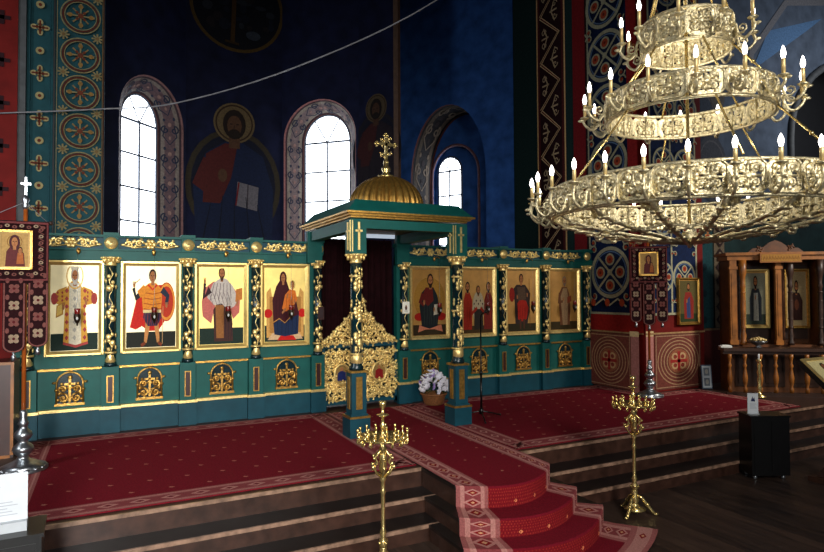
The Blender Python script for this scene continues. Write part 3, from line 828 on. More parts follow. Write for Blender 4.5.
# icons ------------------------------------------------------------------------
SK = (.62, .40, .24); HR = (.16, .09, .05)
def head(p, x, z, r, hair=HR, beard=True, skin=SK, halo=None, veil=None):
    r *= 1.14
    if halo: p.ring(x, z, r * 1.75, r * 1.95, halo, 24)
    if veil: p.ell(x, z - r * .1, r * 1.2, r * 1.5, veil, 16)
    p.rect(x - r * .35, z - r * 1.5, x + r * .35, z, skin)
    if not veil: p.ell(x, z + r * .15, r * .92, r * 1.12, hair, 16)
    p.ell(x, z - r * .05, r * .68, r * .95, skin, 14)
    if beard: p.poly([(x - r * .62, z - r * .3), (x - r * .4, z - r * 1.1), (x, z - r * 1.4), (x + r * .4, z - r * 1.1), (x + r * .62, z - r * .3), (x + r * .25, z - r * .5), (x - r * .25, z - r * .5)], hair)
    for s in (-1, 1): p.rect(x + s * r * .3 - r * .16, z + r * .05, x + s * r * .3 + r * .16, z + r * .18, (.12, .07, .04), s > 0)
    p.line([(x, z + r * .1), (x - r * .06, z - r * .32)], r * .12, (.42, .25, .14)); p.line([(x - r * .18, z - r * .55), (x + r * .18, z - r * .55)], r * .1, (.5, .2, .15))
def folds(p, x0, x1, z0, z1, n, c):
    for i in range(n):
        x = x0 + (x1 - x0) * (i + .5) / n
        p.line([(x + .01 * (i % 2), z1), (x - .012 + .02 * (i % 3), (z0 + z1) / 2), (x, z0)], [.004, .010, .006], c, i > 0)
def hand(p, x, z, s=.03, up=True):
    p.ell(x, z, s * .8, s, SK, 9)
    for k in range(3): p.line([(x + (k - 1) * s * .5, z), (x + (k - 1) * s * .7, z + (1 if up else -1) * s * 1.9)], s * .42, SK, k > 0)
GRN = (.10, .17, .14)
def ico1(p):
    p.rect(.03, .0, .97, .20, GRN)
    W = (.80, .76, .66); G = (.80, .58, .22); RD = (.62, .24, .22)
    p.poly([(.12, .62), (.20, .70), (.36, .74), (.34, .52), (.22, .53), (.13, .56)], G); p.poly([(.88, .62), (.80, .70), (.64, .74), (.66, .52), (.78, .53), (.87, .56)], G)
    for x in (.14, .85): p.ell(x, .60, .06, .07, RD, 10, x > .5)
    p.poly([(.30, .08), (.34, .70), (.44, .80), (.56, .80), (.66, .70), (.74, .08), (.52, .04)], G)
    p.poly([(.40, .06), (.40, .78), (.60, .78), (.62, .06)], W)
    for k in range(7):
        for x in (.36, .68, .5):
            p.poly([(x, .12 + k * .09), (x + .035, .15 + k * .09), (x, .18 + k * .09), (x - .035, .15 + k * .09)], RD if x != .5 else (.62, .60, .55), not (k == 0 and x == .36))
    for k in range(3):
        for x in (.2, .28, .73, .81): p.ell(x, .58 + k * .045, .018, .016, RD, 6, not (k == 0 and x == .2))
    p.line([(.30, .09), (.52, .05), (.74, .09)], .03, RD)
    p.poly([(.17, .38), (.30, .42), (.30, .56), (.18, .52)], (.72, .52, .20)); p.poly([(.19, .40), (.28, .43), (.28, .54), (.20, .51)], (.84, .70, .36))
    hand(p, .30, .5, .03); hand(p, .70, .55, .03)
    head(p, .50, .86, .068, (.70, .67, .62), True, SK, (.85, .66, .3)); p.poly([(.44, .93), (.42, .98), (.5, 1.0), (.58, .98), (.56, .93)], W)
def ico2(p):
    p.rect(.03, 0, .97, .19, (.12, .13, .10))
    RD = (.74, .13, .08); G = (.84, .52, .16)
    p.poly([(.36, .74), (.24, .56), (.14, .25), (.24, .22), (.34, .26), (.46, .20), (.62, .20), (.70, .28), (.80, .40), (.86, .62), (.70, .76)], RD)
    p.ell(.76, .55, .15, .24, (.70, .20, .10), 24); p.ring(.76, .55, .19, .225, (.86, .55, .2), 24, .63)
    for x0, x1 in ((.45, .40), (.58, .62)):
        p.line([(x0, .34), ((x0 + x1) / 2, .20), (x1, .06)], [.085, .07, .045], (.74, .50, .28), x0 > .5); p.line([(x1, .06), (x1 + (.06 if x1 > .5 else -.07), .025)], .04, (.45, .2, .1), True)
    p.poly([(.36, .36), (.38, .46), (.66, .46), (.68, .36), (.6, .26), (.44, .26)], (.20, .16, .26)); folds(p, .38, .66, .27, .44, 8, (.55, .2, .16))
    p.poly([(.36, .42), (.34, .60), (.36, .72), (.46, .78), (.58, .78), (.68, .70), (.68, .58), (.66, .42)], G)
    for k in range(4): p.line([(.37, .47 + k * .065), (.52, .45 + k * .065), (.67, .47 + k * .065)], .012, (.66, .30, .10), k > 0)
    p.rect(.36, .42, .67, .455, (.86, .78, .56)); p.line([(.44, .76), (.52, .70), (.60, .76)], .025, (.8, .2, .12))
    p.line([(.38, .70), (.24, .60), (.20, .72)], [.10, .07, .05], (.14, .14, .16)); p.line([(.40, .72), (.29, .64)], .10, G); hand(p, .21, .75, .026); p.line([(.20, .76), (.31, .83)], .01, (.5, .3, .12))
    p.line([(.68, .70), (.78, .62), (.76, .52)], [.09, .07, .06], (.13, .16, .22)); hand(p, .76, .50, .024)
    p.line([(.69, .04), (.70, .5)], .008, (.75, .6, .4))
    head(p, .52, .86, .062, HR, False)
def ico3(p):
    p.rect(.03, 0, .97, .21, GRN)
    PN = (.74, .40, .36); W = (.74, .70, .66); BR = (.56, .36, .18)
    p.poly([(.18, .72), (.12, .54), (.14, .36), (.30, .27), (.40, .56), (.62, .54), (.72, .32), (.84, .40), (.86, .60), (.64, .80), (.34, .80)], PN)
    p.poly([(.36, .04), (.34, .44), (.44, .56), (.62, .54), (.70, .30), (.72, .04)], (.26, .15, .13)); p.poly([(.40, .08), (.38, .50), (.54, .50), (.54, .08)], BR); folds(p, .56, .70, .06, .45, 3, (.14, .10, .14))
    p.poly([(.22, .60), (.34, .78), (.46, .84), (.58, .84), (.72, .74), (.82, .56), (.74, .48), (.62, .44), (.50, .52), (.36, .50)], W)
    for k in range(6):
        p.line([(.28 + k * .08, .56 + .02 * (k % 2)), (.36 + k * .06, .78)], .012, (.42, .36, .38), k > 0); p.line([(.34 + k * .07, .50), (.26 + k * .07, .66)], .010, (.50, .44, .44), True)
    p.line([(.28, .70), (.16, .60), (.18, .78)], [.1, .07, .05], (.20, .12, .14)); hand(p, .18, .80, .026)
    p.poly([(.76, .54), (.90, .57), (.90, .72), (.78, .70)], (.72, .44, .20)); hand(p, .80, .54, .026, False)
    head(p, .50, .90, .06, (.25, .16, .10))
def ico4(p):
    p.rect(.03, 0, .97, .22, (.14, .20, .16))
    MR = (.24, .06, .09); OR = (.80, .42, .14); GL = (.80, .60, .32); RD = (.74, .10, .08)
    p.poly([(.12, .06), (.12, .66), (.20, .72), (.24, .58), (.78, .58), (.82, .72), (.90, .66), (.90, .06)], GL); p.rect(.18, .12, .84, .6, (.66, .46, .22))
    p.ell(.15, .38, .09, .06, RD, 14); p.ell(.87, .38, .09, .06, RD, 14, True)
    p.poly([(.14, .03), (.88, .03), (.80, .12), (.24, .12)], (.80, .66, .5)); p.poly([(.34, .02), (.74, .02), (.68, .08), (.40, .08)], RD)
    p.poly([(.26, .26), (.28, .10), (.50, .07), (.78, .10), (.80, .40), (.6, .46), (.36, .44)], (.09, .15, .27)); folds(p, .32, .76, .1, .38, 6, (.05, .08, .16))
    p.poly([(.26, .24), (.24, .56), (.32, .74), (.44, .86), (.54, .80), (.62, .64), (.74, .54), (.80, .36), (.62, .32), (.5, .24), (.38, .30)], MR)
    p.line([(.26, .26), (.38, .31), (.5, .25), (.62, .33)], .012, (.7, .5, .25)); folds(p, .30, .56, .32, .62, 5, (.14, .03, .05))
    p.poly([(.44, .44), (.50, .62), (.60, .70), (.72, .68), (.76, .56), (.66, .46), (.52, .40)], OR); folds(p, .52, .72, .44, .64, 5, (.56, .24, .08)); p.line([(.52, .44), (.44, .38)], .03, SK)
    p.ring(.66, .76, .05, .058, (.62, .42, .15), 18); head(p, .66, .755, .038, (.35, .18, .08), False); hand(p, .55, .60, .022); hand(p, .70, .52, .022); hand(p, .60, .43, .022)
    head(p, .46, .85, .055, MR, False, SK, None, MR)
def ico5(p):
    D = (.10, .12, .13); RD = (.62, .12, .08)
    p.rect(.03, 0, .97, .16, (.20, .15, .08))
    p.ell(.5, .55, .40, .32, (.62, .45, .18), 24); p.ell(.24, .28, .13, .06, RD, 12); p.ell(.80, .28, .13, .06, RD, 12, True)
    p.poly([(.20, .05), (.40, .09), (.62, .09), (.84, .05), (.80, .16), (.62, .13), (.40, .13), (.24, .16)], (.74, .44, .32))
    p.poly([(.30, .14), (.24, .44), (.30, .64), (.42, .72), (.60, .72), (.70, .60), (.76, .40), (.70, .14), (.5, .10)], D); folds(p, .34, .7, .16, .5, 6, (.20, .24, .2))
    p.poly([(.32, .60), (.40, .72), (.58, .72), (.60, .52), (.46, .44), (.34, .50)], (.36, .10, .08)); p.line([(.34, .62), (.26, .5), (.36, .46)], [.1, .08, .06], (.36, .10, .08)); hand(p, .36, .48, .026)
    p.poly([(.60, .30), (.80, .33), (.80, .48), (.62, .46)], (.78, .74, .64)); p.line([(.70, .32), (.71, .47)], .008, (.3, .25, .2)); hand(p, .62, .40, .024, False)
    head(p, .52, .82, .075, (.14, .08, .05))
def ico6(p):
    p.rect(.03, 0, .97, .12, (.25, .18, .08)); RD = (.56, .14, .07); W = (.66, .60, .48)
    for (x, c, c2) in ((.20, RD, (.38, .07, .05)), (.80, (.42, .12, .10), RD)):
        p.poly([(x - .14, .06), (x - .12, .52), (x - .06, .64), (x + .06, .64), (x + .13, .52), (x + .12, .06)], c); folds(p, x - .1, x + .1, .1, .5, 4, c2); head(p, x, .72, .06)
    p.ell(.5, .40, .17, .26, W, 18); p.poly([(.38, .06), (.38, .50), (.62, .50), (.64, .06)], (.16, .14, .12)); p.poly([(.34, .46), (.42, .60), (.58, .60), (.68, .46), (.58, .38), (.42, .38)], W)
    for k in range(5): p.ell(.38 + k * .06, .46 + .05 * (k % 2), .02, .02, (.28, .22, .18), 6, k > 0)
    head(p, .5, .67, .055, (.3, .2, .12))
    p.line([(.30, .30), (.46, .40)], .05, RD); p.line([(.70, .30), (.56, .40)], .05, RD, True)
def ico7(p):
    p.rect(.03, 0, .97, .13, (.18, .16, .09)); D = (.20, .15, .14); RD = (.62, .12, .07)
    p.poly([(.30, .12), (.28, .50), (.20, .66), (.34, .76), (.60, .76), (.76, .62), (.72, .30), (.66, .12)], D); folds(p, .34, .7, .14, .7, 6, (.12, .09, .1))
    p.poly([(.38, .20), (.36, .46), (.44, .52), (.62, .50), (.70, .38), (.64, .20), (.5, .16)], RD); folds(p, .42, .64, .2, .44, 4, (.4, .06, .04)); p.ell(.20, .60, .08, .12, (.55, .12, .08), 12)
    for x in (.45, .56): p.line([(x, .2), (x, .04)], [.06, .04], (.30, .18, .12), x > .5)
    p.poly([(.38, .50), (.36, .72), (.60, .72), (.62, .52)], (.32, .24, .18)); hand(p, .36, .55, .024); hand(p, .66, .58, .024)
    p.line([(.74, .06), (.72, .86)], .012, (.35, .22, .1)); head(p, .48, .85, .062, HR, False)
def ico8(p):
    p.rect(.03, 0, .97, .14, (.22, .18, .09)); W = (.62, .50, .36); D = (.42, .26, .16)
    p.poly([(.38, .08), (.34, .45), (.36, .62), (.44, .72), (.60, .72), (.68, .60), (.70, .42), (.68, .08)], D); p.poly([(.46, .08), (.40, .56), (.48, .70), (.60, .70), (.64, .50), (.60, .08)], W); folds(p, .46, .62, .1, .6, 5, (.46, .34, .24))
    p.line([(.38, .62), (.34, .46), (.46, .48)], [.08, .07, .05], D); hand(p, .48, .50, .024); p.poly([(.60, .44), (.74, .48), (.73, .58), (.61, .55)], (.5, .22, .12))
    head(p, .52, .82, .06, (.5, .42, .34))
ICONS = [(-.385, .63, 1, ico1, 'icon of a bishop in a patterned gold vestment, pale with glare, first from the left', (.98, .93, .78)),
         (.50, .71, 1, ico2, 'icon of a red-cloaked warrior saint in gold armour with a round shield', (.97, .90, .70)),
         (1.40, .70, 1, ico3, 'icon of a bishop saint in a white checked shawl over a pink cloak', None),
         (2.29, .70, 1, ico4, 'icon of a seated woman in dark red holding a child in orange', None),
         (4.69, .72, 1, ico5, 'icon of a seated bearded figure holding an open white book, just right of the doors', None),
         (5.635, .70, 1, ico6, 'icon of three standing saints with a red robe on the left', None),
         (6.56, .72, 1, ico7, 'icon of a dark-robed standing figure with a bright red tunic', None),
         (7.52, .74, 1, ico8, 'icon of a lone pale thin saint nearest the painted pier', None)]
M['leaf_glare'] = mat('glare_gold_leaf', (.98, .92, .72), .42, .2, var=.06, scale=8)  # gold leaf of the two left icons, paled for the glare on them
M['leaf_dim'] = mat('shaded_gold_leaf', (.72, .53, .26), .45, .35, var=.18, scale=6)  # same gold leaf, its colour darkened for the dimmer right side
def framed_icon(name, label, x, y, z0, wd, ht, fig, leaf, fw=.05, rotz=0., group='icons in the icon screen', fm='frame', cat='icon', tilt=0):
    t = thing(name, label, cat, (x, y, z0), rotz, group)
    f = MB(); a = wd / 2
    O = [(-a, 0), (a, 0), (a, ht), (-a, ht)]; I = [(-a + fw, fw), (a - fw, fw), (a - fw, ht - fw), (-a + fw, ht - fw)]
    f.add([(x_, -.045, z_) for x_, z_ in O] + [(x_, -.010, z_) for x_, z_ in I] + [(x_, .015, z_) for x_, z_ in O], [f_ for i in range(4) for f_ in ((i, (i + 1) % 4, 4 + (i + 1) % 4, 4 + i), (i, 8 + i, 8 + (i + 1) % 4, (i + 1) % 4))])
    for (x0, x1, q0, q1) in ((-a - .008, -a + .014, -.008, ht + .008), (a - .014, a + .008, -.008, ht + .008), (-a, a, -.008, .014), (-a, a, ht - .014, ht + .008)):
        f.box(x0, x1, -.045, .015, q0, q1)
    f.build('frame', M[fm], t)
    g = MB(); g.box(-a + fw * .8, a - fw * .8, -.008, .012, fw * .8, ht - fw * .8); g.build('gilded_ground', leaf, t)
    iw, ih = wd - 2 * fw, ht - 2 * fw
    p = Paint(.0003, -a + fw, fw, iw, ih)
    p.P = lambda x, z: (-a + fw + iw * min(.99, max(.01, .5 + (x - .5) * 1.17)), -p.e * p.k, fw + ih * min(.985, max(.005, z * 1.015)))
    fig(p); p.build('painted_figure', M['icon'], t, loc=(0, -.0085, 0))
    return t
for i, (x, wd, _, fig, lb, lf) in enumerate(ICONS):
    framed_icon('icon', lb + ' of the screen' if False else lb, x, IY + .035, 1.0, wd, 1.175, fig, M['leaf_glare'] if i < 2 else (M['leaf'] if i < 4 else M['leaf_dim']), fm='frame' if i < 4 else 'gold')

# little oil lamps hanging before the icons ---------------------------------------
def lampada():
    t = thing('oil_lamp', 'x', 'oil lamp', (0, 0, 0), 0, 'oil lamps hanging before the icons')
    b = MB(); b.tube([(0, .22, .92), (0, .08, .95), (0, 0, .92)], .008, 5); b.ball((0, .2, .92), (.03, .015, .04), 8, 5); b.build('bracket', M['gold_d'], t)
    c = MB()
    for k in range(3):
        a = 2 * PI * k / 3; c.tube([(0, 0, .92), (0, 0, .34), (.045 * cos(a), .045 * sin(a), .19)], .0022, 4)
    c.build('chain', M['silver'], t)
    m = MB(); m.lathe([(.0, -.01), (.012, .0), (.012, .02), (.035, .045), (.050, .085), (.052, .12), (.046, .125), (.046, .135), (.052, .14)], 0, 0, 0, 14); m.build('bowl', M['bronze'], t)
    g = MB(); g.lathe([(.03, .11), (.040, .15), (.044, .20), (.04, .205), (.036, .15)], 0, 0, 0, 12); g.build('glass_cup', M['redglass'], t)
    g = MB(); g.ball((0, -.045, .085), (.018, .012, .022), 8, 5); g.build('white_boss', M['glassred'], t)
    return t
L0 = lampada()
names = ['the pale bishop icon, first from the left', 'the red-cloaked warrior icon', 'the icon of the bishop with the checked shawl', 'the icon of the woman with the child', 'the icon with the white open book', 'the icon of three saints', 'the icon with the bright red tunic', 'the pale thin saint icon by the pier']
for i, (x, *_r) in enumerate(ICONS):
    o = L0 if i == 0 else dup(L0)
    o.scale = (.8, .8, 1); o.location = (x + (.02 if i % 2 else .04), IY - .24, 1.38); o['label'] = 'small silver oil lamp hung before ' + names[i]

# small notices on the columns by the doors
p = Paint(.0006); p.rect(-.065, 0, .065, .19, (.93, .91, .82)); p.rect(-.055, .012, .055, .178, (.97, .95, .88)); p.ell(0, .09, .022, .035, (.35, .25, .2), 10); p.ell(0, .12, .013, .016, (.6, .45, .3), 8)
for k in range(3): p.line([(-.03, .03 + k * .012), (.03, .03 + k * .012)], .003, (.4, .38, .36))
tag(p.build('card', M['paper'], None, loc=(4.20, IY - .095, 1.42)), 'small cream card fixed on the column right of the gilded doors', 'card')
b = MB(); b.box(-.045, .045, -.01, .01, 0, .19)
t = thing('plaque', 'small dark red framed plaque on the column left of the gilded doors', 'plaque', (2.80, IY - .09, 1.36)); b.build('board', M['brown'], t)
q = MB(); q.box(-.03, .03, -.014, -.01, .03, .16); q.build('picture', mat('plaque_print', (.16, .05, .06), .5), t)

# ------------------------------------------------------------------ gilded doors, curtain, canopy
def door_top(dx):                       # height of the carved crest at |x - centre|
    pts = [(0, 1.70), (.05, 1.66), (.075, 1.50), (.12, 1.44), (.20, 1.40), (.27, 1.27), (.36, 1.24), (.45, 1.10), (.56, 1.06), (.63, .98)]
    for (a, za), (b_, zb) in zip(pts, pts[1:]):
        if dx <= b_: return za + (zb - za) * (dx - a) / (b_ - a)
    return .95
DXC = 3.475
def door_leaf(label, s):
    t = thing('royal_door', label, 'door', (DXC + s * .31, 8.66, .04))
    x0, x1 = (DXC - .615, DXC - .005) if s < 0 else (DXC + .005, DXC + .615)
    f = MB(); f.box(x0, x1, 8.65, 8.69, .92, .975); f.box(x0, x1, 8.65, 8.69, .06, .12); f.box(x0, x0 + .035, 8.65, 8.69, .06, .95); f.box(x1 - .035, x1, 8.65, 8.69, .06, .95)
    f.build('door_rail', M['teal_d'], t, True)
    def fill(zlo, zhi, crest):
        c = MB(); st = .095
        nx = int((x1 - x0) / st); nz = int((zhi - zlo) / st) + 1
        for i in range(nx + 1):
            for j in range(nz):
                x = x0 + .03 + (i + (.5 if j % 2 else 0)) * st + RN.uniform(-.012, .012); z = zlo + (j + .5) * st + RN.uniform(-.012, .012)
                if x > x1 - .02 or x < x0 + .01: continue
                top = door_top(abs(x - DXC)) if crest else zhi
                if z > top - .015 or z < zlo + .01: continue
                if not crest and ((x - (x0 + x1) / 2) / .12) ** 2 + ((z - .52) / .15) ** 2 < 1: continue
                c.scroll(x, z, .060, RN.uniform(0, 6.28), RN.choice((-1, 1)), 1.2, .0175, 8.655 + RN.uniform(-.012, .012), 5, 1.0, True, 10)
                c.ball((x + RN.uniform(-.03, .03), 8.635 + RN.uniform(-.01, .01), z + RN.uniform(-.03, .03)), (.022, .018, .016), 6, 4)
        if crest:
            n = 14; pts = []
            for i in range(n + 1):
                dx = .62 * i / n; pts.append((DXC + s * dx, 8.66, door_top(dx) - .01))
            c.tube(pts, .018, 5)
            for k, q in enumerate(pts): c.ball(q, (.03, .025, .034 if k % 2 else .024), 6, 4)
            c.box(x0, x1, 8.675, 8.685, .96, 1.0)
        else:
            k_ = MB(); k_.box(x0 + .01, x1 - .01, 8.684, 8.69, zlo, zhi); k_.build('backing', M['shaft'], t, True)
        c.build('pierced_crest' if crest else 'pierced_carving', M['gold'], t, True)
    fill(.12, .92, False); fill(.965, 1.72, True)
    xc = (x0 + x1) / 2
    m = MB(); m.tube([(xc + .12 * cos(a * PI / 12), 8.64, .52 + .15 * sin(a * PI / 12)) for a in range(24)], .018, 6, closed=True); m.build('medallion_frame', M['gold'], t, True)
    p = Paint(.001, xc, .52, 1, 1); c1 = (.10, .14, .34) if s < 0 else (.50, .09, .09)
    p.ell(0, 0, .11, .14, (.55, .44, .25), 18); p.poly([(-.07, -.1), (-.06, .02), (0, .06), (.06, .02), (.07, -.1)], c1); p.ell(0, .075, .025, .03, SK, 9); p.line([(-.05, 0), (.06, .02)], .02, c1)
    o = p.build('painted_medallion', M['icon'], t, loc=(-t.location.x, 8.648 - t.location.y, -t.location.z))
    if s > 0:
        k = MB(); k.lathe([(.03, 0), (.045, .04), (.03, .09), (.0, .13)], DXC - .0, 8.65, 1.64, 10); k.ball((DXC, 8.64, 1.56), (.05, .03, .05), 8, 5); k.build('finial', M['gold'], t, True)
door_leaf('left leaf of the pierced gilt doors with a blue medallion', -1)
door_leaf('right leaf of the pierced gilt doors with a red medallion', 1)

c = MB(); n = 80
vs = []
for i in range(n + 1):
    x = 2.86 + 1.26 * i / n; y = 8.86 + .028 * sin(i * .95) + .012 * sin(i * 2.3)
    vs += [(x, y, .03), (x, y, 2.60)]
c.add(vs, [(2 * i, 2 * i + 2, 2 * i + 3, 2 * i + 1) for i in range(n)], None, True)
t = thing('door_curtain', 'dark maroon curtain drawn behind the gilded doors', 'curtain', (3.48, 8.86, .03)); c.build('cloth', M['curtain'], t, True)
r = MB(); r.box(2.84, 4.14, 8.80, 8.84, 2.63, 2.69); r.build('white_rail', mat('white_rail_added_glow', (.85, .88, .9), .4, emit=(.85, .92, 1.), es=.55), t, True)  # light on the rail put in as a faint glow; it is no lamp

def canopy():
    X0, X1 = 2.705, 4.155; YF, YB = 6.88, 8.62
    t = thing('door_canopy', 'green pillared canopy with ribbed gilt dome and cross before the doors', 'canopy', ((X0 + X1) / 2, 7.7, 0))
    def gold(mb, par, m='gold'): return mb.build('gilt_carving', M[m], par, True)
    for k, x in enumerate((X0, X1)):
        b = MB(); b.box(x - .13, x + .13, YF - .13, YF + .13, .0145, .25); b.box(x - .11, x + .11, YF - .11, YF + .11, .25, .29); bs = b.build('post_base', M['teal_d'], t, True)
        g = MB(); g.box(x - .135, x + .135, YF - .135, YF + .135, .245, .27); gold(g, bs, 'gold_d')
        b = MB(); b.box(x - .095, x + .095, YF - .095, YF + .095, .29, .80); pd = b.build('post_pedestal', M['teal_d'], t, True)
        g = MB()
        for (dx, dy, v) in ((0, -.098, 0), (-.098, 0, 1)):
            if v == 0: g.box(x - .04, x + .04, YF - .103, YF - .09, .35, .74)
            else: g.box(x - .103, x - .09, YF - .04, YF + .04, .35, .74)
        g.box(x - .11, x + .11, YF - .11, YF + .11, .79, .815)
        gold(g, pd, 'gold_d')
        b = MB(); b.lathe([(.085, .81), (.09, .85), (.07, .88), (.068, 2.12)], x, YF, 0, 16); cl = b.build('post', M['shaft'], t, True)
        g = MB(); vine(g, x, YF, 1.02, 2.08, .07); vine(g, x - .0, YF, 1.05, 2.06, .068); g.lathe([(.0, .0), (.03, .02), (.074, .07), (.07, .15), (.035, .2), (0, .21)], x, YF - .01, .84, 10)
        for z in (1.0, 1.5, 1.95): g.lathe([(.078, 0), (.085, .012), (.078, .024)], x, YF, z, 14)
        gold(g, cl)
        g = MB(); capital(g, x, YF, 2.12, .07); g.build('capital', M['gold'], cl, True)
        for q in range(4): pass
        b = MB(); b.box(x - .10, x + .10, YF - .10, YF + .10, 2.235, 2.66); bl = b.build('post_block', M['teal'], t, True)
        g = MB()
        for v in (0, 1):
            def bx(a0, a1, z0, z1):
                if v == 0: g.box(x + a0, x + a1, YF - .112, YF - .099, z0, z1)
                else: g.box(x - .112, x - .099, YF + a0, YF + a1, z0, z1)
            bx(-.013, .013, 2.28, 2.62); bx(-.045, .045, 2.50, 2.525)
            bx(-.09, -.078, 2.26, 2.64)
        gold(g, bl)
        b = MB(); b.box(x - .11, x + .11, YB - .10, YB - .02, 2.2, 2.66); b.build('rear_post', M['teal'], t, True)
    b = MB(); b.box(X0 + .1, X1 - .1, YF - .07, YF + .07, 2.55, 2.66); b.box(X0 - .07, X0 + .07, YF + .1, YB - .1, 2.52, 2.66); b.box(X1 - .07, X1 + .07, YF + .1, YB - .1, 2.52, 2.66)
    b.build('beam', M['teal'], t, True)
    b = MB(); e = .11
    for k, (g, z0, z1) in enumerate(((.10, 2.675, 2.70), (.14, 2.70, 2.725), (.18, 2.725, 2.748))):
        b.box(X0 - g, X1 + g, YF - g, YB + .05 + .02 * k, z0, z1)
    b.build('gilt_cornice', M['gold_d'], t, True)
    b = MB(); b.taper(X0 - .16, X1 + .16, YF - .16, YB + .07, 2.75, 2.91, .15, .14); b.build('roof', M['teal'], t, True)
    cx, cy = 3.50, 7.72
    b = MB(); b.lathe([(.57, 2.91), (.57, 2.935), (.55, 2.945)], cx, cy, 0, 48)
    nr = 30; sub = 6; vs = []; fs = []; rows = 13
    for a in range(rows):
        th = a * (PI / 2 - .10) / (rows - 1)
        for k in range(nr * sub):
            g_ = 2 * PI * k / (nr * sub); rr = .535 * cos(th) ** .9 * (.90 + .10 * abs(sin(g_ * nr / 2)) ** .6)
            vs.append((cx + rr * cos(g_), cy + rr * sin(g_), 2.94 + .46 * sin(th) * (.985 + .015 * abs(sin(g_ * nr / 2)))))
    N_ = nr * sub
    for a in range(rows - 1):
        for k in range(N_): fs.append((a * N_ + k, a * N_ + (k + 1) % N_, (a + 1) * N_ + (k + 1) % N_, (a + 1) * N_ + k))
    b.add(vs, fs, None, True); dm = b.build('ribbed_dome', M['gold_d'], t, True)
    g = MB(); g.lathe([(.11, 3.38), (.12, 3.41), (.06, 3.43), (.045, 3.46), (.07, 3.50), (.045, 3.55), (.03, 3.56), (.045, 3.60), (.03, 3.64), (.02, 3.66)], cx, cy, 0, 14)
    g.build('finial', M['brass'], t, True)
    g = MB(); z0 = 3.62
    g.box(cx - .02, cx + .02, cy - .015, cy + .015, z0, z0 + .36); g.box(cx - .13, cx + .13, cy - .015, cy + .015, z0 + .22, z0 + .26)
    for (dx, dz) in ((0, .37), (-.14, .24), (.14, .24)):
        for (a, c_) in ((0, 0), (.025, .0), (-.025, 0), (0, .025), (0, -.025)): g.ball((cx + dx + a, cy, z0 + dz + c_), .022, 7, 5)
    for s in (-1, 1): g.scroll(cx + s * .055, z0 + .10, .04, 0, s, 1.1, .009, cy); g.scroll(cx + s * .055, z0 + .31, .035, 0, s, 1.1, .008, cy)
    g.tube([(cx + .07 * cos(a * PI / 8), cy, z0 + .24 + .07 * sin(a * PI / 8)) for a in range(16)], .008, 5, closed=True)
    g.build('cross', M['brass'], t, True)
canopy()

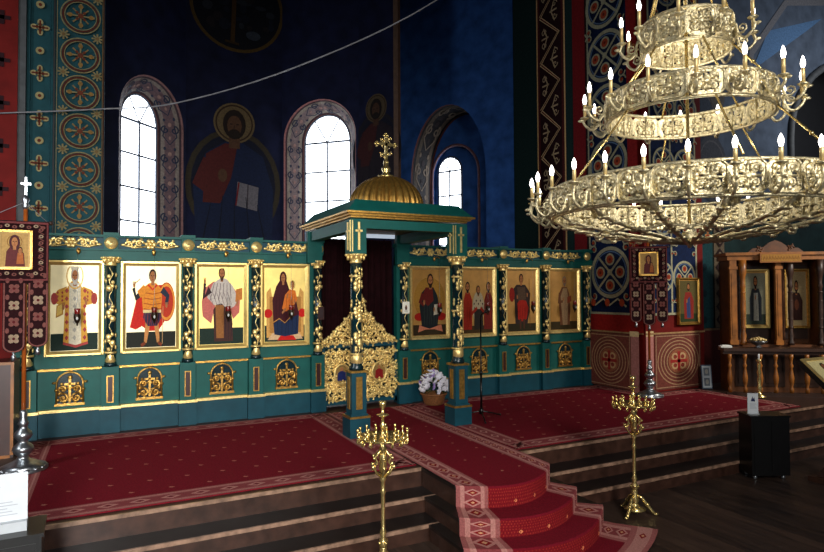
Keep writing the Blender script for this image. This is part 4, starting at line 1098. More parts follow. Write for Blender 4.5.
# ------------------------------------------------------------------ chandelier
def chandelier():
    cx, cy = 3.60, 2.84
    t = thing('chandelier', 'huge three tiered brass ring chandelier with lit candle bulbs above the steps', 'chandelier', (cx, cy, 2.06))
    Z = lambda z: z - 2.06
    near = math.atan2(-cy, -cx)
    tiers = [('lower', 30, .94, 1.075, 2.29, 2.48, 2.425, 2.50, .072, 0.), ('middle', 16, .54, .69, 2.965, 3.13, 3.04, 3.135, .080, .19), ('upper', 10, .29, .43, 3.43, 3.63, 3.53, 3.64, .080, -.15)]
    for (nm, N, rr, ra, zb, zt, zp, zc, bh, ph) in tiers:
        pit_ = 2 * PI / N
        h = MB()
        for z in (zb - .004, zt + .004):
            h.tube([(rr * .985 * cos(a * PI / 36), rr * .985 * sin(a * PI / 36), Z(z)) for a in range(72)], .011, 6, closed=True)
        for k in range(N):
            a = near + (k + .5) * pit_
            h.box(0, 0, 0, 0, 0, 0) if False else None
            h.tube([(rr * .985 * cos(a), rr * .985 * sin(a), Z(zb)), (rr * .985 * cos(a), rr * .985 * sin(a), Z(zt))], .007, 4)
        hoop = h.build('ring_hoop', M['chand'], t)
        # one pierced plate, local: x = tangential, z up, front = -Y
        w = 2 * rr * math.tan(pit_ / 2) * .485; H = (zt - zb) / 2 - .004; q = min(w, H) * .30
        def octo(w, H, q): return [(-w, -H + q), (-w + q, -H), (w - q, -H), (w, -H + q), (w, H - q), (w - q, H), (-w + q, H), (-w, H - q)]
        m = MB(); o = octo(w, H, q)
        m.tube([(x, -.004, z) for x, z in o], .0075, 5, closed=True)
        i1 = octo(w * .72, H * .72, q * .8)
        n = 8
        # rim of the plate
        vs = [(x, .0, z) for x, z in o] + [(x, -.004, z) for x, z in i1]
        m.add(vs, [(i, (i + 1) % n, n + (i + 1) % n, n + i) for i in range(n)])
        for sx in (-1, 1):
            for sz in (-1, 1):
                m.scroll(sx * w * .40, sz * H * .42, min(w, H) * .34, RN.uniform(0, 6), sx * sz, 1.2, .0125, -.004, 4, .8, True, 9)
        for k in range(8):
            a = k * PI / 4; m.tube([(0, -.002, 0), (w * .8 * cos(a), -.004, H * .8 * sin(a))], [.012, .007], 4)
        m.ball((0, -.008, 0), (w * .22, .012, H * .22), 8, 5)
        p0 = None
        for k in range(N):
            a = near + (k + .5) * pit_
            loc = (rr * cos(a), rr * sin(a), Z((zb + zt) / 2)); rot = (0, 0, a + PI / 2)
            if p0 is None: p0 = m.build('pierced_panel', M['chand'], t, loc=loc, rot=rot)
            else: inst(p0, t, loc, rot)
        # an arm: local x = outward from the axis
        arm = MB(); d = ra - rr; z0 = zb + (zt - zb) * .42
        lo = zb + .0
        pts = [(rr + .008, 0, Z(z0 + .03)), (rr + d * .25, 0, Z(z0 + .01)), (rr + d * .35, 0, Z(lo + .03)), (rr + d * .6, 0, Z(lo - .012)), (rr + d * .9, 0, Z(lo + .008)), (ra + .012, 0, Z(lo + .05)), (ra, 0, Z(zp - .012))]
        sm = []
        for i in range(len(pts) - 1):
            for s_ in range(3):
                f = s_ / 3; P0, P1, P2, P3 = [Vector(pts[max(0, min(len(pts) - 1, i + e))]) for e in (-1, 0, 1, 2)]
                sm.append(.5 * ((2 * P1) + (P2 - P0) * f + (2 * P0 - 5 * P1 + 4 * P2 - P3) * f * f + (3 * P1 - P0 - 3 * P2 + P3) * f ** 3))
        sm.append(Vector(pts[-1]))
        arm.tube(sm, .010, 6)
        arm.scroll(rr + d * .52, Z(lo + .06), .042, PI, 1, 1.3, .008, 0, 5, 1.0, False, 10)
        arm.ball((rr + d * .3, 0, Z(lo + .02)), (.012, .009, .02), 6, 4); arm.ball((ra + .03, 0, Z(lo + .06)), (.022, .008, .012), 6, 4)
        arm.lathe([(.008, -.015), (.016, -.006), (.03, .0), (.034, .006), (.014, .008), (.013, .014)], ra, 0, Z(zp), 10)
        cn = MB(); cn.lathe([(.0115, 0), (.0115, zc - zp - .008), (.009, zc - zp)], ra, 0, Z(zp + .010), 9)
        bl = MB(); bl.lathe([(.008, 0), (.0125, .018), (.015, .030), (.0125, .047), (.006, bh - .008), (.001, bh)], ra, 0, Z(zc + .008), 10)
        a0 = c0 = b0 = None
        for k in range(N):
            a = near + (k + ph) * pit_; rot = (0, 0, a)
            if a0 is None:
                a0 = arm.build('candle_arm', M['chand'], t, rot=rot); c0 = cn.build('candle_sleeve', M['candle'], a0); b0 = bl.build('bulb', M['bulb'], a0)
                plab(b0, 'lit white flame-shaped bulb')
            else:
                A = inst(a0, t, (0, 0, 0), rot); inst(c0, A); inst(b0, A)
        if nm != 'lower':
            # brass plate ring seen from below inside the hoop
            pass
    # basket of ribs under the lower ring
    rb = MB(); prof = []
    for i in range(10):
        f = i / 9; prof.append((.93 - .89 * f, 0, Z(2.295 - .20 * (f ** .55))))
    rb.tube(prof, [.012] * 10, 5, flat=1.6)
    for i in (1, 2, 4, 5, 7):
        x, _, z = prof[i]
        rb.ball((x, .02, z - .008), (.035, .02, .012), 6, 4); rb.ball((x, -.02, z - .008), (.035, .02, .012), 6, 4)
    r0 = None
    for k in range(15):
        rot = (0, 0, near + (k + .5) * 2 * PI / 15)
        if r0 is None: r0 = rb.build('basket_rib', M['chand'], t, rot=rot)
        else: inst(r0, t, (0, 0, 0), rot)
    sw = MB()
    for k in range(15):
        a = near + (k + .5) * 2 * PI / 15; b_ = a + 2 * PI / 15
        for (r, z) in ((.62, 2.18),):
            sw.tube([(r * cos(a + (b_ - a) * i / 6), r * sin(a + (b_ - a) * i / 6), Z(z - .022 * sin(PI * i / 6))) for i in range(7)], .008, 5)
            sw.ball((r * cos((a + b_) / 2), r * sin((a + b_) / 2), Z(z - .03)), (.026, .026, .018), 6, 4)
    sw.build('basket_swags', M['chand'], t)
    rz = MB()
    for k in range(10):
        a_ = 2 * PI * k / 10; rz.ball((.045 * cos(a_), -.003, .045 * sin(a_)), (.022, .01, .022), 6, 4)
    rz.lathe([(.03, -.01), (.05, 0), (.03, .01)], 0, 0, 0, 10); rz.ball((0, -.01, 0), (.024, .014, .024), 6, 4)
    z0 = None
    for k in range(10):
        a = near + (k + .5) * 2 * PI / 10; loc = (.70 * cos(a), .70 * sin(a), Z(2.315)); rot = (0, 0, a + PI / 2)
        if z0 is None: z0 = rz.build('rosette', M['chand'], t, loc=loc, rot=rot)
        else: inst(z0, t, loc, rot)
    hb = MB(); hb.lathe([(.0, -.0), (.012, .004), (.018, .02), (.03, .03), (.052, .055), (.055, .075), (.04, .095), (.05, .105), (.03, .12), (.015, .14)], 0, 0, 0, 18)
    hb.build('hub', M['chand'], t)
    ct = MB(); ct.tube([(0, 0, .1), (0, 0, CH - 2.06)], .011, 8); ct.ball((0, 0, Z(3.9)), .04, 10, 6); ct.ball((0, 0, Z(2.75)), .028, 10, 6); ct.build('central_rod', M['brass'], t)
    def rods(r1, z1, r2, z2, n, off):
        o = None
        b = MB(); L = Vector((r1 - r2, 0, z1 - z2)).length
        b.tube([(r2, 0, Z(z2)), (r1, 0, Z(z1))], .0075, 6)
        b.ball(((r1 + r2) / 2, 0, Z((z1 + z2) / 2)), .014, 8, 5)
        for k in range(n):
            rot = (0, 0, near + off + k * 2 * PI / n)
            if o is None: o = b.build('hanging_rod', M['brass'], t, rot=rot)
            else: inst(o, t, (0, 0, 0), rot)
    rods(.52, 2.98, .92, 2.51, 6, .30); rods(.28, 3.44, .53, 3.12, 6, .35); rods(.02, 4.6, .28, 3.63, 6, .2)
    return t
chandelier()

# ------------------------------------------------------------------ candle stands
def candle_stand(label, loc, rz):
    t = thing('candle_stand', label, 'candle stand', loc, rz, 'tall brass candle stands')
    b = MB(); b.lathe([(.10, .05), (.11, .06), (.05, .085), (.03, .12), (.045, .15), (.028, .18), (.03, .24), (.022, .26)], 0, 0, 0, 14)
    b.build('foot_collar', M['brass'], t)
    l = MB(); l.tube([(.02, 0, .20), (.07, 0, .17), (.12, 0, .10), (.17, 0, .035), (.20, 0, .018)], [.012, .016, .018, .018, .014], 7); l.ball((.20, 0, .018), (.026, .022, .018), 8, 5); l.ball((.12, 0, .105), (.024, .02, .022), 8, 5)
    o = None
    for k in range(3):
        rot = (0, 0, k * 2 * PI / 3 + .5)
        if o is None: o = l.build('leg', M['brass'], t, rot=rot)
        else: inst(o, t, (0, 0, 0), rot)
    s = MB(); s.lathe([(.02, .22), (.036, .27), (.034, .30), (.018, .33), (.03, .36), (.016, .39), (.017, .66), (.026, .68), (.017, .70), (.017, .76), (.03, .78), (.02, .80), (.022, 1.0), (.034, 1.02), (.02, 1.05), (.02, 1.09)], 0, 0, 0, 14)
    for a in range(4):
        q = a * PI / 2; s.ball((.035 * cos(q), .035 * sin(q), .285), .014, 6, 4)
    s.build('stem', M['brass'], t)
    k_ = MB()
    for a in range(6):
        q = a * PI / 3
        m = k_.mark()
        k_.tube([(.02, 0, .80), (.06, 0, .83), (.085, 0, .88), (.05, 0, .92), (.075, 0, .96), (.03, 0, 1.0), (.02, 0, 1.02)], .009, 5)
        k_.ball((.092, 0, .885), (.018, .014, .022), 6, 4); k_.ball((.082, 0, .955), (.014, .012, .014), 6, 4)
        k_.xf(Matrix.Rotation(q, 4, 'Z'), m)
    k_.lathe([(.02, .82), (.034, .87), (.03, .92), (.036, .96), (.02, 1.0)], 0, 0, 0, 12)
    k_.build('filigree_knop', M['brass'], t)
    tr = MB(); tr.lathe([(.03, 1.075), (.10, 1.085), (.19, 1.10), (.205, 1.115), (.20, 1.12), (.10, 1.105), (.03, 1.10)], 0, 0, 0, 24)
    for a in range(14):
        q = 2 * PI * a / 14
        m = tr.mark(); tr.scroll(.185, 1.085, .028, PI / 2, -1, 1.1, .008, 0, 5, 1., False, 9); tr.xf(Matrix.Rotation(q, 4, 'Z'), m)
    tr.build('tray', M['brass'], t)
    c = MB(); c.lathe([(.009, 0), (.012, .012), (.006, .022), (.006, .035), (.0105, .042), (.0115, .058), (.009, .06)], 0, 0, 1.115, 9); o = None
    for (n, r) in ((15, .20), (9, .125)):
        for k in range(n):
            a = 2 * PI * k / n; loc = (r * cos(a), r * sin(a), 0 if n == 15 else -.008)
            if o is None: o = c.build('candle_socket', M['brass'], t, loc=loc)
            else: inst(o, t, loc)
    p = MB(); p.lathe([(.026, 1.09), (.03, 1.12), (.014, 1.14), (.014, 1.18), (.028, 1.20), (.014, 1.22), (.013, 1.27), (.05, 1.285), (.05, 1.29), (.013, 1.295), (.013, 1.34), (.028, 1.365), (.03, 1.395), (.024, 1.397)], 0, 0, 0, 14); p.build('top_post', M['brass'], t)
    return t
candle_stand('foreground brass candle stand cut off by the picture bottom, left of the runner', (1.955, 4.40, FZ), .2)
candle_stand('tall brass candle stand on the floorboards right of the runner end', (4.77, 4.46, FZ), .9)

# ------------------------------------------------------------------ processional banners on silver feet
def banner(label, loc, rz, cdx=0., cdy=-.05, dim=1.):
    t = thing('church_banner', label, 'banner', loc, rz, 'church banners on poles')
    b = MB(); b.lathe([(.215, 0), (.22, .012), (.19, .03), (.20, .045), (.13, .075), (.06, .11), (.045, .14), (.075, .17), (.098, .205), (.085, .24), (.05, .27), (.04, .29), (.06, .31), (.085, .345), (.07, .38), (.042, .41), (.035, .44), (.05, .46), (.04, .48), (.03, .52), (.036, .57), (.026, .60)], 0, 0, 0, 22)
    for k in range(14):
        a = 2 * PI * k / 14; b.ball((.185 * cos(a), .185 * sin(a), .03), (.035, .035, .018), 6, 4)
    b.build('stand_base', M['silver'], t)
    p = MB(); p.tube([(0, 0, .58), (0, 0, 2.64)], .020, 10); p.build('pole', M['orange'], t)
    c = MB(); c.lathe([(.018, 2.60), (.03, 2.63), (.02, 2.66), (.035, 2.70), (.018, 2.73), (.012, 2.75)], 0, 0, 0, 12); c.box(-.011, .011, -.008, .008, 2.74, 2.93); c.box(-.045, .045, -.008, .008, 2.85, 2.875); c.build('cross_finial', M['silver'], t)
    r = MB(); r.tube([(-.30, cdy + .02, 2.47), (.30, cdy + .02, 2.47)], .013, 8); r.ball((-.305, cdy + .02, 2.47), .022, 8, 5); r.ball((.305, cdy + .02, 2.47), .022, 8, 5); r.build('crossbar', M['wood_d'], t, loc=(cdx, 0, 0))
    cd_ = MB(); cd_.tube([(cdx - .28, cdy + .02, 2.47), (0, .0, 2.68), (cdx + .28, cdy + .02, 2.47)], .004, 4); cd_.build('cord', M['wire'], t)
    MR = (.13, .03, .045); PKc = (.42, .25, .23); BG = (.54, .46, .38); D = (.09, .02, .035)
    k = Paint(.0006)
    tails = [(-.29, -.115), (-.095, .095), (.115, .29)]
    out = [(-.29, 1.88), (-.29, 2.475), (.29, 2.475), (.29, 1.88)]
    k.rect(-.29, 1.86, .29, 2.48, MR)
    for (a, b_) in tails:
        m_ = (a + b_) / 2; hw = (b_ - a) / 2; zb = 1.22 if m_ else 1.17
        arc = [(m_ + hw * cos(PI + PI * i / 10), zb + hw * .8 * (1 + sin(PI + PI * i / 10)) - .0) for i in range(11)]
        k.poly([(a, 1.87)] + arc + [(b_, 1.87)], MR, m_ > -.1)
        bd = [(a + .012, 1.86)] + [(m_ + (hw - .012) * cos(PI + PI * i / 10), zb + .012 + (hw - .012) * .8 * (1 + sin(PI + PI * i / 10))) for i in range(11)] + [(b_ - .012, 1.86)]
        k.line(bd, .014, PKc)
        for j in range(4):
            z = zb + .14 + j * .165
            for q in range(4):
                an = q * PI / 2 + PI / 4; k.ell(m_ + .03 * cos(an), z + .03 * sin(an), .024, .024, BG if j % 2 == 0 else PKc, 7, q > 0)
            k.ell(m_, z, .014, .014, (.3, .08, .1), 7)
            for s in (-1, 1): k.ell(m_ + s * .055, z + .08, .018, .028, PKc, 7, s > 0)
    for (x0, z0, x1, z1) in ((-.285, 2.45, .285, 2.47), (-.285, 1.90, -.27, 2.47), (.27, 1.90, .285, 2.47), (-.285, 1.885, .285, 1.90)): k.rect(x0, z0, x1, z1, (.40, .2, .2))
    for i in range(9):
        for (z, rr_) in ((2.415, .022), (1.945, .022)):
            x = -.24 + i * .06; k.ell(x, z + .012 * (i % 2), rr_, rr_ * .8, BG if i % 2 else PKc, 7); k.ell(x, z + .012 * (i % 2), .008, .008, D, 6)
    for s in (-1, 1):
        for i in range(7):
            z = 2.0 + i * .065; k.ell(s * .225, z, .022, .019, BG if i % 2 else PKc, 7); k.ell(s * .225, z, .008, .008, D, 6); k.line([(s * .25, z + .02), (s * .2, z + .05)], .008, PKc)
    cl = k.build('cloth', M['cloth'], t, loc=(cdx, cdy, 0))
    bk = MB(); bk.box(-.288, .288, .004, .008, 1.90, 2.47); bk.build('cloth_backing', M['maroon'], t, loc=(cdx, cdy, 0))
    f = MB()
    for (x0, x1, z0, z1) in ((-.15, -.13, 1.995, 2.385), (.13, .15, 1.995, 2.385), (-.15, .15, 1.995, 2.015), (-.15, .15, 2.365, 2.385)): f.box(x0, x1, -.03, 0, z0, z1)
    fr = f.build('icon_frame', M['gold_d'], t, loc=(cdx, cdy, 0))
    q = Paint(.0004, -.13, 2.015, .26, .35)
    q.rect(0, 0, 1, 1, (.72, .60, .38)); q.rect(.06, .04, .94, .96, (.66, .52, .30))
    q.poly([(.2, .03), (.24, .45), (.42, .66), (.62, .6), (.8, .4), (.84, .03)], (.34, .13, .13)); q.ring(.5, .73, .17, .19, (.5, .34, .14), 20, 1.3); head(q, .5, .72, .13, (.26, .10, .12), False, SK, None, (.26, .10, .12)); q.poly([(.56, .1), (.6, .42), (.76, .42), (.8, .1)], (.62, .34, .16)); head(q, .68, .48, .075, HR, False)
    q.build('small_icon', M['icon'], fr, loc=(0, -.012, 0))
    for (a, b_) in tails:
        g = MB(); m_ = (a + b_) / 2; zb = 1.22 if m_ else 1.17
        g.lathe([(.0, 0), (.02, -.03), (.024, -.075), (.004, -.08)], m_, -.004, zb, 8); g.ball((m_, -.004, zb), .014, 6, 4)
        g.build('tassel', M['silver'], t, loc=(cdx, cdy, 0))
    return t
banner('maroon embroidered church banner with three tails at the left edge, before the icon screen', (-.755, 7.12, .0145), .04, -.085)
banner('maroon embroidered church banner with three tails at the corner of the painted pier', (8.00, 7.12, .0145), -.72)

# ------------------------------------------------------------------ left edge furniture
t = thing('icon_stand_cabinet', 'brown lacquered cabinet with light edging behind the left banner', 'cabinet', (-1.45, 8.0, 0))
b = MB(); b.box(-2.05, -.915, 7.78, 8.25, .0, 1.03); b.build('cabinet_body', M['brown'], t, True)
b = MB(); b.box(-.945, -.915, 7.765, 7.78, .03, 1.03); b.box(-2.05, -.945, 7.765, 7.78, 1.0, 1.03); b.box(-2.05, -.945, 7.765, 7.78, .0, .03); b.build('edging', M['wood'], t, True)
def black_box(label, loc, rz, w, d, h, casters=True):
    t = thing('donation_box', label, 'box', loc, rz, 'black boxes on the nave floor')
    b = MB(); z0 = .05; b.box(-w / 2, w / 2, 0, d, z0, h - .02); b.build('box_body', M['black'], t)
    b = MB(); b.box(-w / 2 - .012, w / 2 + .012, -.012, d + .012, h - .022, h); b.build('lid', M['black'], t)
    b = MB(); b.box(-w / 2 + .03, -.01, -.006, .0, z0 + .04, h - .06); b.box(.01, w / 2 - .03, -.006, .0, z0 + .04, h - .06); b.build('door_panel', M['black'], t)
    b = MB(); b.lathe([(.02, 0), (.026, .01), (.026, .045), (.015, .052)], 0, 0, 0, 10); o = None
    for x in (-w / 2 + .06, w / 2 - .06):
        for y in (.05, d - .05):
            if o is None: o = b.build('caster', M['silver'], t, loc=(x, y, 0))
            else: inst(o, t, (x, y, 0))
    return t
black_box('black donation box on casters below the platform steps at the right', (7.06, 4.50, FZ), -.45, .46, .27, .762)
black_box('black donation box at the lower left corner of the picture', (-.62, 4.46, FZ), .03, .50, .34, .762)
def paper_sign(label, loc, rz, w, h, emblem, base):
    t = thing('paper_sign', label, 'sign', loc, rz, 'white paper signs on the black boxes')
    s = MB(); s.box(-w / 2, w / 2, 0, .006, base, h); s.box(-w / 2, w / 2, -.05, .05, 0, base) if base else s.box(-w / 2, w / 2, -.03, .03, 0, .006)
    for i in range(len(s.c)): s.c[i] = (.78, .80, .82) if i < 6 else (.70, .72, .74)
    s.build('card', M['paper'], t)
    p = Paint(.0004)
    if emblem: p.poly([(-w * .2, h * .62), (w * .2, h * .60), (w * .12, h * .82), (w * .02, h * .72), (-w * .05, h * .86)], (.12, .14, .30))
    else: p.line([(-.02, h * .74), (.0, h * .86), (.02, h * .78), (.0, h * .7)], .006, (.66, .68, .72))
    for k in range(5): p.line([(-w * .3, h * (.28 + .055 * k)), (w * (.34 - .08 * (k % 3)), h * (.28 + .055 * k))], .005, (.62, .64, .68), k > 0)
    p.build('print', M['paper'], t, loc=(0, -.001, 0))
paper_sign('small white paper sign with a dark emblem on the black box at the right', (6.98, 4.66, .262), -.45, .13, .25, True, 0)
paper_sign('white paper sign on the black box at the lower left corner', (-.63, 4.60, .262), .03, .34, .36, False, .06)

# ------------------------------------------------------------------ by the doors: flowers and microphone
t = thing('flower_basket', 'wicker basket of white and lilac flowers before the right side of the doors', 'flowers', (4.52, 8.22, .013))
b = MB(); b.lathe([(.13, 0), (.15, .02), (.19, .15), (.205, .17), (.19, .175), (.16, .12)], 0, 0, 0, 22); b.tube([(.2 * cos(a * PI / 16), .2 * sin(a * PI / 16), .17) for a in range(32)], .014, 5, closed=True); b.build('basket', M['wicker'], t)
g = MB()
for k in range(60):
    a = RN.random() * 6.28; r = RN.random() ** .5 * .2; z = .17 + RN.random() * .22; q = RN.random() * 6.28
    g.add([(r * cos(a), r * sin(a), z), (r * cos(a) + .05 * cos(q + .4), r * sin(a) + .05 * sin(q + .4), z + .05), (r * cos(a) + .09 * cos(q), r * sin(a) + .09 * sin(q), z + .06), (r * cos(a) + .05 * cos(q - .4), r * sin(a) + .05 * sin(q - .4), z + .04)], [(0, 1, 2, 3)])
g.build('foliage', M['leafg'], t)
fl = MB()
for k in range(6):
    a = k * PI / 3; m = fl.mark(); fl.ball((.034, 0, .008), (.040, .027, .011), 7, 4); fl.xf(Matrix.Rotation(a, 4, 'Z') @ Matrix.Rotation(-.4, 4, 'Y'), m)
fl.ball((0, 0, .012), .013, 6, 4)
f0 = None; f1 = None
for k in range(40):
    a = k * 2.4; r = .235 * ((k + .5) / 40) ** .5; z = .46 - r * r * 4.2 + RN.uniform(-.02, .05)
    loc = (r * cos(a), r * sin(a), z); rot = (-.9 * sin(a) * r / .23 + RN.uniform(-.3, .3) + .5, .9 * cos(a) * r / .23 + RN.uniform(-.3, .3), a)
    if k % 7 == 0:
        if f1 is None: f1 = fl.build('blossom', M['lilac'], t, loc=loc, rot=rot); plab(f1, 'lilac blossom')
        else: inst(f1, t, loc, rot)
    else:
        if f0 is None: f0 = fl.build('blossom', M['petal'], t, loc=loc, rot=rot); plab(f0, 'white blossom')
        else: inst(f0, t, loc, rot)
t = thing('microphone_stand', 'thin black microphone stand on a tripod right of the canopy', 'microphone stand', (4.60, 7.0, .014))
b = MB(); b.tube([(0, 0, .06), (0, 0, 1.36)], .010, 8); b.tube([(0, 0, .10), (0, 0, .62)], .015, 8); b.lathe([(.022, .60), (.024, .64), (.012, .66)], 0, 0, 0, 10); b.lathe([(.03, .06), (.03, .12), (.016, .15)], 0, 0, 0, 10); b.build('pole', M['black'], t)
l = MB(); l.tube([(.02, 0, .10), (.34, 0, .012)], .010, 6); l.ball((.34, 0, .014), .014, 6, 4); o = None
for k in range(3):
    rot = (0, 0, k * 2 * PI / 3 + .1)
    if o is None: o = l.build('leg', M['black'], t, rot=rot)
    else: inst(o, t, (0, 0, 0), rot)
b = MB(); b.tube([(0, 0, 1.36), (-.03, -.06, 1.43)], .008, 6); b.tube([(-.03, -.06, 1.43), (-.03, -.16, 1.47)], .013, 8); b.ball((-.03, -.18, 1.478), .026, 10, 6); b.build('microphone', M['black'], t)

# ------------------------------------------------------------------ on and beside the right pier
def icoP(p):
    p.rect(0, 0, 1, 1, (.34, .30, .16)); p.rect(0, 0, 1, .2, (.16, .20, .10)); 
    p.poly([(.3, .08), (.28, .5), (.36, .7), (.62, .7), (.74, .5), (.72, .08)], (.50, .15, .12)); p.poly([(.42, .1), (.4, .5), (.56, .6), (.6, .1)], (.16, .24, .40)); folds(p, .34, .7, .12, .6, 4, (.3, .08, .08)); hand(p, .42, .48, .03); head(p, .5, .82, .07)
framed_icon('framed_icon', 'gold framed icon of a red robed figure hung on the front of the painted pier', 9.255, PY - .045, 1.16, .55, .82, icoP, M['leaf_dim'], .035, 0., None, 'gold_d')
t = thing('framed_card', 'grey blue framed card leaning at the foot of the painted pier', 'card', (9.50, 7.18, .013), -.5)
b = MB(); b.box(-.09, .09, 0, .014, 0, .42); b.build('frame', M['greyblue'], t, rot=(-.12, 0, 0))
p = Paint(.0006); p.rect(-.075, .02, .075, .40, (.62, .66, .68)); p.rect(-.05, .05, .05, .19, (.32, .36, .40)); p.rect(-.05, .23, .05, .37, (.36, .40, .44)); p.ell(0, .12, .03, .045, (.55, .55, .52), 10); p.ell(0, .30, .03, .045, (.55, .55, .52), 10)
p.build('print', M['paper'], t, loc=(0, -.002, 0), rot=(-.12, 0, 0))

# carved wooden icon case at the right with its ledge and balusters
KX, KY, KR = 9.62, 6.80, -.61
def kiosk():
    t = thing('icon_case', 'carved golden oak icon case with columns and two icon niches right of the pier', 'icon case', (KX, KY, 0), KR)
    b = MB(); b.box(0, 1.5, .06, .5, 0, .82); b.box(0, 1.5, .40, .5, .82, 2.35); b.box(0, .05, .06, .5, .8, 2.35); b.box(1.45, 1.5, .06, .5, .8, 2.35); b.box(.84, .92, .1, .5, .8, 2.35); b.build('carcass', M['wood_m'], t)
    b = MB(); b.box(-.04, 1.54, -.02, .5, 2.28, 2.36); b.box(-.08, 1.58, -.06, .52, 2.36, 2.41); b.build('cornice', M['wood'], t)
    b = MB(); b.prism([(.3, 2.41), (1.2, 2.41), (1.12, 2.48), (.95, 2.5), (.85, 2.58), (.75, 2.62), (.65, 2.58), (.55, 2.5), (.38, 2.48)], .0, .05)
    for s in (-1, 1): b.scroll(.75 + s * .25, 2.48, .05, 0, s, 1.2, .014, -.005)
    b.build('crest', M['wood_m'], t)
    b = MB(); b.box(.46, 1.12, -.10, -.06, 2.23, 2.39); sg = b.build('name_board', M['wood'], t)
    q = Paint(.001); q.rect(.48, 2.25, 1.10, 2.37, (.62, .44, .20))
    for k in range(13): q.line([(.51 + k * .045, 2.28), (.525 + k * .045, 2.34), (.54 + k * .045, 2.285)], .009, (.40, .24, .10), k > 0)
    q.build('carved_ornament', M['icon'], sg, loc=(0, -.102, 0))
    def colm(x, m='wood'):
        c = MB(); c.lathe([(.05, .82), (.055, .86), (.035, .90), (.045, .98), (.03, 1.05), (.038, 1.3), (.042, 1.5), (.03, 1.78), (.045, 1.82), (.032, 1.88), (.04, 1.98), (.055, 2.04), (.06, 2.10), (.06, 2.28)], x, .0, 0, 14)
        for k in range(5): c.lathe([(.03, 0), (.047, .02), (.03, .04)], x, 0, 1.1 + k * .15, 12)
        c.build('turned_column', M[m], t)
    for (x0, x1) in ((.0, .11), (.74, .83)):
        d = MB(); d.box(x0, x1, -.01, .06, .82, 2.28); d.box(x0 - .015, x1 + .015, -.025, .06, 2.12, 2.17); d.box(x0 - .015, x1 + .015, -.025, .06, .82, .90); d.box(x0 + .025, x1 - .025, -.018, -.01, .98, 2.04); d.build('pilaster', M['wood'], t)
    colm(.21); colm(.97, 'wood_d'); colm(1.44, 'wood_d')
    for (x0, x1) in ((.08, .44), (.52, .88), (.98, 1.42)):
        d = MB(); d.box(x0, x1, .045, .06, .1, .72); d.box(x0 + .05, x1 - .05, .035, .045, .16, .66); d.build('base_panel', M['wood_d'], t)
    d = MB(); d.box(.28, .78, .36, .40, .9, 2.2); d.box(1.0, 1.40, .36, .40, .9, 2.2); d.build('niche_lining', M['wood_d'], t)
    return t
kiosk()
Kc, Ks = cos(KR), sin(KR)
def kw(x, y): return KX + x * Kc - y * Ks, KY + x * Ks + y * Kc
def icoK(p):
    p.rect(0, 0, 1, 1, (.50, .50, .42)); p.rect(0, 0, 1, .2, (.2, .24, .2)); p.poly([(.25, .08), (.24, .5), (.36, .68), (.64, .68), (.76, .5), (.74, .08)], (.16, .18, .20)); p.poly([(.4, .08), (.42, .6), (.6, .6), (.62, .08)], (.62, .62, .58)); folds(p, .3, .7, .1, .6, 5, (.1, .1, .12)); hand(p, .5, .5, .03); head(p, .5, .80, .085)
def icoK2(p):
    p.rect(0, 0, 1, 1, (.66, .58, .42)); p.poly([(.26, .10), (.24, .45), (.36, .6), (.62, .6), (.76, .45), (.74, .10)], (.22, .12, .10)); folds(p, .3, .7, .12, .5, 5, (.14, .08, .07)); p.ell(.5, .38, .1, .1, (.4, .22, .14), 10); head(p, .5, .70, .085)
x, y = kw(.53, .30); framed_icon('icon', 'icon under glass with a white gilt frame in the left niche of the oak case', x, y, 1.10, .42, 1.02, icoK, M['leaf_dim'], .045, KR, 'icons in the oak case', 'frame')
x, y = kw(1.20, .30); framed_icon('icon', 'buff icon of a dark robed figure in the right niche of the oak case', x, y, 1.10, .38, 1.02, icoK2, M['leaf_dim'], .03, KR, 'icons in the oak case', 'gold_d')
x, y = kw(-.2, -.32)
t = thing('balustrade', 'low wooden balustrade with turned balusters in front of the oak icon case', 'balustrade', (x, y, 0), KR)
b = MB(); b.box(-.05, 2.1, -.06, .22, .74, .79); b.box(-.05, 2.1, -.02, .05, .69, .74); b.build('ledge', M['wood_d'], t)
b = MB(); b.box(.0, 2.05, -.03, .03, .0, .05); b.build('bottom_rail', M['wood_d'], t)
c = MB(); c.lathe([(.03, .05), (.032, .12), (.018, .15), (.034, .22), (.042, .30), (.026, .40), (.016, .46), (.034, .50), (.016, .54), (.022, .60), (.032, .64), (.032, .69)], 0, 0, 0, 12); o = None
for k in range(9):
    loc = (.06 + k * .24, 0, 0)
    if o is None: o = c.build('baluster', M['wood'], t, loc=loc)
    else: inst(o, t, loc)
x, y = kw(.22, -.56)
t = thing('candlestick', 'brass turned candlestick with a white top before the oak icon case', 'candlestick', (x, y, .0145))
b = MB(); b.lathe([(.10, 0), (.10, .02), (.04, .05), (.025, .10), (.04, .16), (.022, .2), (.034, .28), (.02, .34), (.036, .40), (.02, .46), (.03, .52), (.02, .56), (.045, .60), (.04, .61)], 0, 0, 0, 14); b.build('stem', M['brass'], t)
b = MB(); b.lathe([(.014, .60), (.014, .70), (.003, .705)], 0, 0, 0, 8); b.build('candle', M['white'], t)
x, y = kw(.36, -.20)
t = thing('bowl', 'pale metal bowl of blooms on the balustrade ledge', 'bowl', (x, y, .79))
b = MB(); b.lathe([(.05, 0), (.06, .01), (.03, .03), (.09, .06), (.14, .10), (.145, .11), (.12, .10)], 0, 0, 0, 18); b.build('dish', M['silver'], t)
b = MB()
for k in range(26):
    a = k * 2.4; r = .12 * ((k + .5) / 26) ** .5; b.ball((r * cos(a), r * sin(a), .13 + .04 * (1 - r / .12)), (.024, .024, .018), 6, 4)
b.build('blooms', M['candle'], t)
x, y = kw(-.16, -.20)
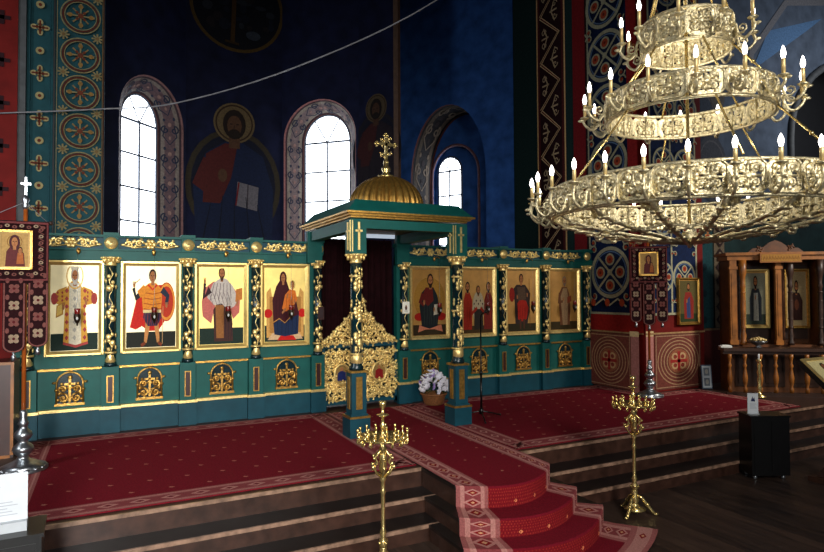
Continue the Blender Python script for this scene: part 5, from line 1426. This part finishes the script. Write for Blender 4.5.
p = MB(); p.box(-.09, .09, -.05, .05, 0, .03, (.80, .80, .78)); p.box(-.06, .06, -.035, .035, .03, .04, (.86, .86, .84))
tag(p.build('candle_tray', M['paper'], None, loc=(x, y, .79), rot=(0, 0, KR)), 'small white tray on the left end of the balustrade ledge', 'tray')

# lectern with an icon at the right edge
t = thing('icon_lectern', 'dark lectern with a sloping gold edged icon at the right edge of the picture', 'lectern', (7.66, 4.11, FZ), 0.)
b = MB(); b.box(-.24, .24, -.18, .18, 0, .06); b.box(-.05, .05, -.05, .05, .06, 1.05); b.taper(-.16, .16, -.12, .12, .06, .2, .08, .06); b.build('stand', M['wood_d'], t)
TM = (math.radians(-48), 0, 0)
b = MB(); b.box(-.30, .30, -.03, .03, -.30, .32); b.build('sloping_board', M['black'], t, loc=(0, 0, 1.20), rot=TM)
b = MB()
for (x0, x1, z0, z1) in ((-.29, -.25, -.29, .31), (.25, .29, -.29, .31), (-.25, .25, -.29, -.25), (-.25, .25, .27, .31)): b.box(x0, x1, -.045, -.03, z0, z1)
b.build('gilt_edge', M['frame'], t, loc=(0, 0, 1.20), rot=TM)
p = Paint(.0006, -.25, -.25, .5, .52); p.rect(0, 0, 1, 1, (.98, .92, .66)); p.poly([(.2, .05), (.24, .5), (.4, .7), (.64, .66), (.8, .4), (.8, .05)], (.30, .36, .30)); head(p, .5, .78, .1, HR); p.poly([(.5, .1), (.52, .5), (.7, .5), (.74, .1)], (.5, .24, .16))
p.build('small_icon', M['icon'], t, loc=(0, -.035 * cos(math.radians(48)), 1.20 + .035 * sin(math.radians(48))), rot=TM)

# cable slung across the chancel
ctl = [(-1.30, 9.08, 4.05), (-.15, 9.02, 4.24), (.85, 9.0, 4.46), (2.30, 8.0, 4.88), (3.94, 7.0, 5.72), (5.6, 6.2, 7.2), (7.4, 5.6, CH - .02)]
pts = []
for i in range(len(ctl) - 1):
    for s_ in range(6):
        f = s_ / 6; P0, P1, P2, P3 = [Vector(ctl[max(0, min(len(ctl) - 1, i + e))]) for e in (-1, 0, 1, 2)]
        pts.append(.5 * ((2 * P1) + (P2 - P0) * f + (2 * P0 - 5 * P1 + 4 * P2 - P3) * f * f + (3 * P1 - P0 - 3 * P2 + P3) * f ** 3))
pts.append(Vector(ctl[-1]))
b = MB(); b.tube(pts, .010, 6); tag(b.build('cable', M['wire']), 'thin pale cable slung across the dark apse above the icon screen', 'cable')

# ------------------------------------------------------------------ light and camera
def area(name, loc, target, sx, sy, power, col=(1, 1, 1)):
    d = bpy.data.lights.new(name, 'AREA'); d.shape = 'RECTANGLE'; d.size = sx; d.size_y = sy; d.energy = power; d.color = col
    o = bpy.data.objects.new(name, d); COL.objects.link(o); o.location = loc
    o.rotation_euler = (Vector(target) - Vector(loc)).to_track_quat('-Z', 'Y').to_euler(); return o
o = area('west_door_light', (-1.5, -4.5, 2.7), (.4, 8.6, .9), 1.6, 2.0, 128, (1., .99, .96)); o.data.spread = math.radians(56)
o = area('nave_front_light', (2.2, -3.5, 4.2), (3.9, 5.5, .5), 2.0, 2.4, 115, (1, .96, .90)); o.data.spread = math.radians(80)  # front light added behind the camera for the chandelier and risers
area('south_window_light', (-4.5, 4.0, 4.0), (1.0, 8.6, 1.3), 1.2, 2.0, 140, (.95, .98, 1))
def bulb_light(loc, p):
    d = bpy.data.lights.new('chandelier_light', 'POINT'); d.energy = p; d.shadow_soft_size = .12; d.color = (1, .95, .86)
    o = bpy.data.objects.new('chandelier_light', d); COL.objects.link(o); o.location = loc
for z_, p_ in ((2.62, 8), (3.25, 5), (3.78, 3)): bulb_light((3.66, 2.9, z_), p_)
o = area('aisle_fill_light', (15.5, 3.5, 6.5), (14.5, 8.3, 5.5), 2.0, 2.0, 100, (.95, .97, 1)); o.data.spread = math.radians(110)  # fill added to brighten the side aisle wall; its source is invented
o = area('icon_case_fill', (11.5, 1.0, 4.5), (9.9, 6.6, 1.2), 1.2, 1.6, 55, (1, .93, .82)); o.data.spread = math.radians(60)  # unseen fill added to brighten the oak icon case
wd = bpy.data.worlds.new('world'); S.world = wd; wd.use_nodes = True
wd.node_tree.nodes['Background'].inputs['Color'].default_value = (.55, .62, .75, 1); wd.node_tree.nodes['Background'].inputs['Strength'].default_value = .11
cd = bpy.data.cameras.new('camera'); cam = bpy.data.objects.new('camera', cd); COL.objects.link(cam)
cd.sensor_fit = 'HORIZONTAL'; cd.sensor_width = 36; cd.lens = 36 * 599.2 / 824; cd.clip_start = .05; cd.clip_end = 200
yaw, pit, roll = .468, .0258, .0056
F = Vector((sin(yaw) * cos(pit), cos(yaw) * cos(pit), sin(pit))); Rt = Vector((cos(yaw), -sin(yaw), 0)); U = Rt.cross(F)
R2 = Rt * cos(roll) - U * sin(roll); U2 = Rt * sin(roll) + U * cos(roll)
cam.matrix_world = Matrix((( R2.x, U2.x, -F.x, 0), (R2.y, U2.y, -F.y, 0), (R2.z, U2.z, -F.z, 1.77), (0, 0, 0, 1)))
S.camera = cam
S.view_settings.view_transform = 'Standard'; S.view_settings.look = 'None'; S.view_settings.exposure = 0.
